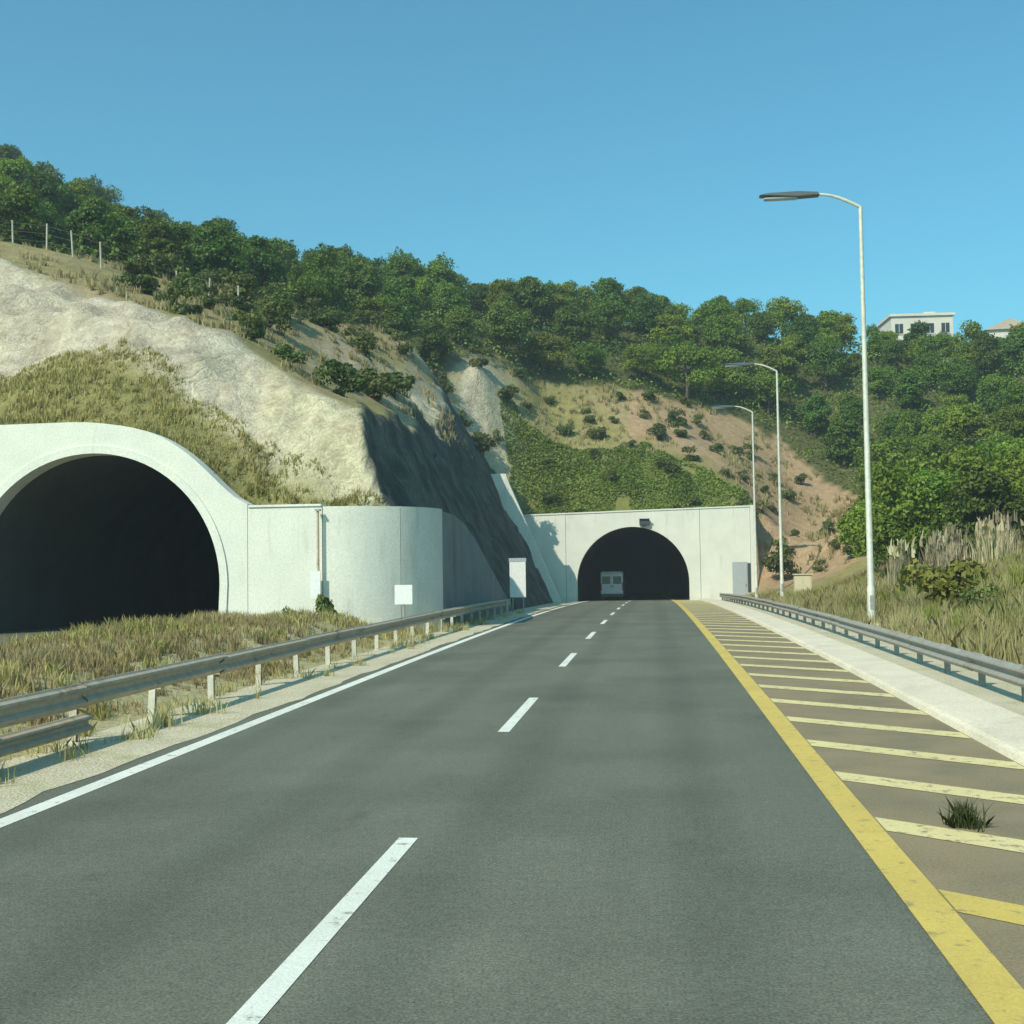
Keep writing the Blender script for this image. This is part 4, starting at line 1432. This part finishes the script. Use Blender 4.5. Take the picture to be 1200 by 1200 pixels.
def undergrowth(name, label, n, xr, yr, mask, mat, hh, size, seed, kind_cat='undergrowth'):
    rng = np.random.default_rng(seed)
    x = rng.uniform(*xr, n); y = rng.uniform(*yr, n)
    ok = mask(x, y)
    x, y = x[ok], y[ok]
    z = hz_(x, y)
    top = hh * np.clip(0.55 + 0.9 * fbm(x * 0.45, y * 0.45, 2.0, 3), 0.05, 1.6)
    p = np.stack([x, y, z + top * rng.uniform(0.0, 1.0, len(x)) ** 0.6], 1)
    nr = np.tile(np.array([0, -0.3, 0.8]), (len(x), 1))
    va = np.clip(0.5 + 0.5 * fbm(x * 0.35, y * 0.35, 8.0, 3) + rng.normal(0, 0.15, len(x)), 0, 1)
    v, f, a = leaf_cloud(p, nr, rng.uniform(*size, len(x)), va, rng)
    o = link(name, fast_mesh(name, v, f, a), mat)
    tag(o, label, kind_cat, kind='stuff')


vis = lambda x, y: np.abs((x * ct_ + y * st_) / np.maximum(-x * st_ + y * ct_, 1)) < 0.49
undergrowth('undergrowth', 'low green undergrowth on the floor of the woods', 210000, (-90, 62), (62, 152),
            lambda x, y: forest(x, y) & vis(x, y), M['leaf_under'], 2.1, (0.10, 0.21), 31)
undergrowth('bank_cover', 'green low cover on the bank above the far portal wall', 60000, (-16, 8.3), (100.9, 112),
            lambda x, y: (y + 0.12 * (x + 5) + 2.0 * fbm(x * 0.22, y * 0.22, 0, 3) < 107.3) & (x > -13.0 + 1.2 * fbm(x * 0.3, y * 0.3, 6, 2)) & (fbm(x * 0.4, y * 0.5, 40, 3) > -0.5), M['leaf_bank'], 0.5, (0.07, 0.17), 32)

# pale reed clumps on the right bank
rng = np.random.default_rng(77)
rsp = [(13.2, 58), (14.4, 59.5), (15.6, 58.5), (17.0, 60.5), (18.3, 59.2), (19.6, 61), (12.2, 61)]
for i, (x, y) in enumerate(rsp):
    z = gz(x, y)
    t = thing('reed_clump', ORD[sorted(rsp, key=lambda p: p[0] / p[1]).index((x, y))] + ' from left of the pale reed clumps at the right wood foot', 'reeds', (x, y, z), 0, 'pale reeds below the right wood')
    n = 420
    rr = np.abs(rng.normal(0, 0.32, n)); a = rng.uniform(0, 6.28, n)
    me = grass_mesh('stalks', rr * np.cos(a), rr * np.sin(a), np.zeros(n), rng.uniform(0.9, 2.0, n), rng, 0.022, 0.18)
    link('stalks', me, M['grass_straw'], t)['kind'] = 'stuff'
    n = 60
    rr = np.abs(rng.normal(0, 0.35, n)); a = rng.uniform(0, 6.28, n)
    pv = rng.uniform(1.5, 2.15, n)
    me = grass_mesh('plumes', rr * np.cos(a), rr * np.sin(a), pv, rng.uniform(0.35, 0.6, n), rng, 0.06, 0.3)
    link('plumes', me, M['grass_straw'], t)['kind'] = 'stuff'

# the weed growing through the hatching
w = thing('weed', 'dark weed tuft growing through the hatched shoulder', 'weed', (2.42, 9.9, zf(9.9)))
rng = np.random.default_rng(8)
n = 260
rr = np.abs(rng.normal(0, 0.07, n)); a = rng.uniform(0, 6.28, n)
link('blades', grass_mesh('blades', rr * np.cos(a), rr * np.sin(a), np.zeros(n), rng.uniform(0.08, 0.26, n), rng, 0.007, 0.45), M['weed'], w)

# ------------------------------------------------------------------ thin summer haze in the air
haze = MB().box(-640, 640, -340, 940, -30, 82).build('haze', None)
hm = bpy.data.materials.new('thin_haze')
hm.use_nodes = True
hn = hm.node_tree.nodes
for nd in list(hn):
    if nd.type == 'BSDF_PRINCIPLED':
        hn.remove(nd)
pv = hn.new('ShaderNodeVolumePrincipled')
pv.inputs['Color'].default_value = (0.80, 0.90, 0.94, 1)
pv.inputs['Density'].default_value = 0.0008
pv.inputs['Anisotropy'].default_value = 0.2
hm.node_tree.links.new(pv.outputs[0], hn['Material Output'].inputs['Volume'])
haze.data.materials.append(hm)
tag(haze, 'thin pale summer haze hanging over the whole place', 'haze', kind='stuff')
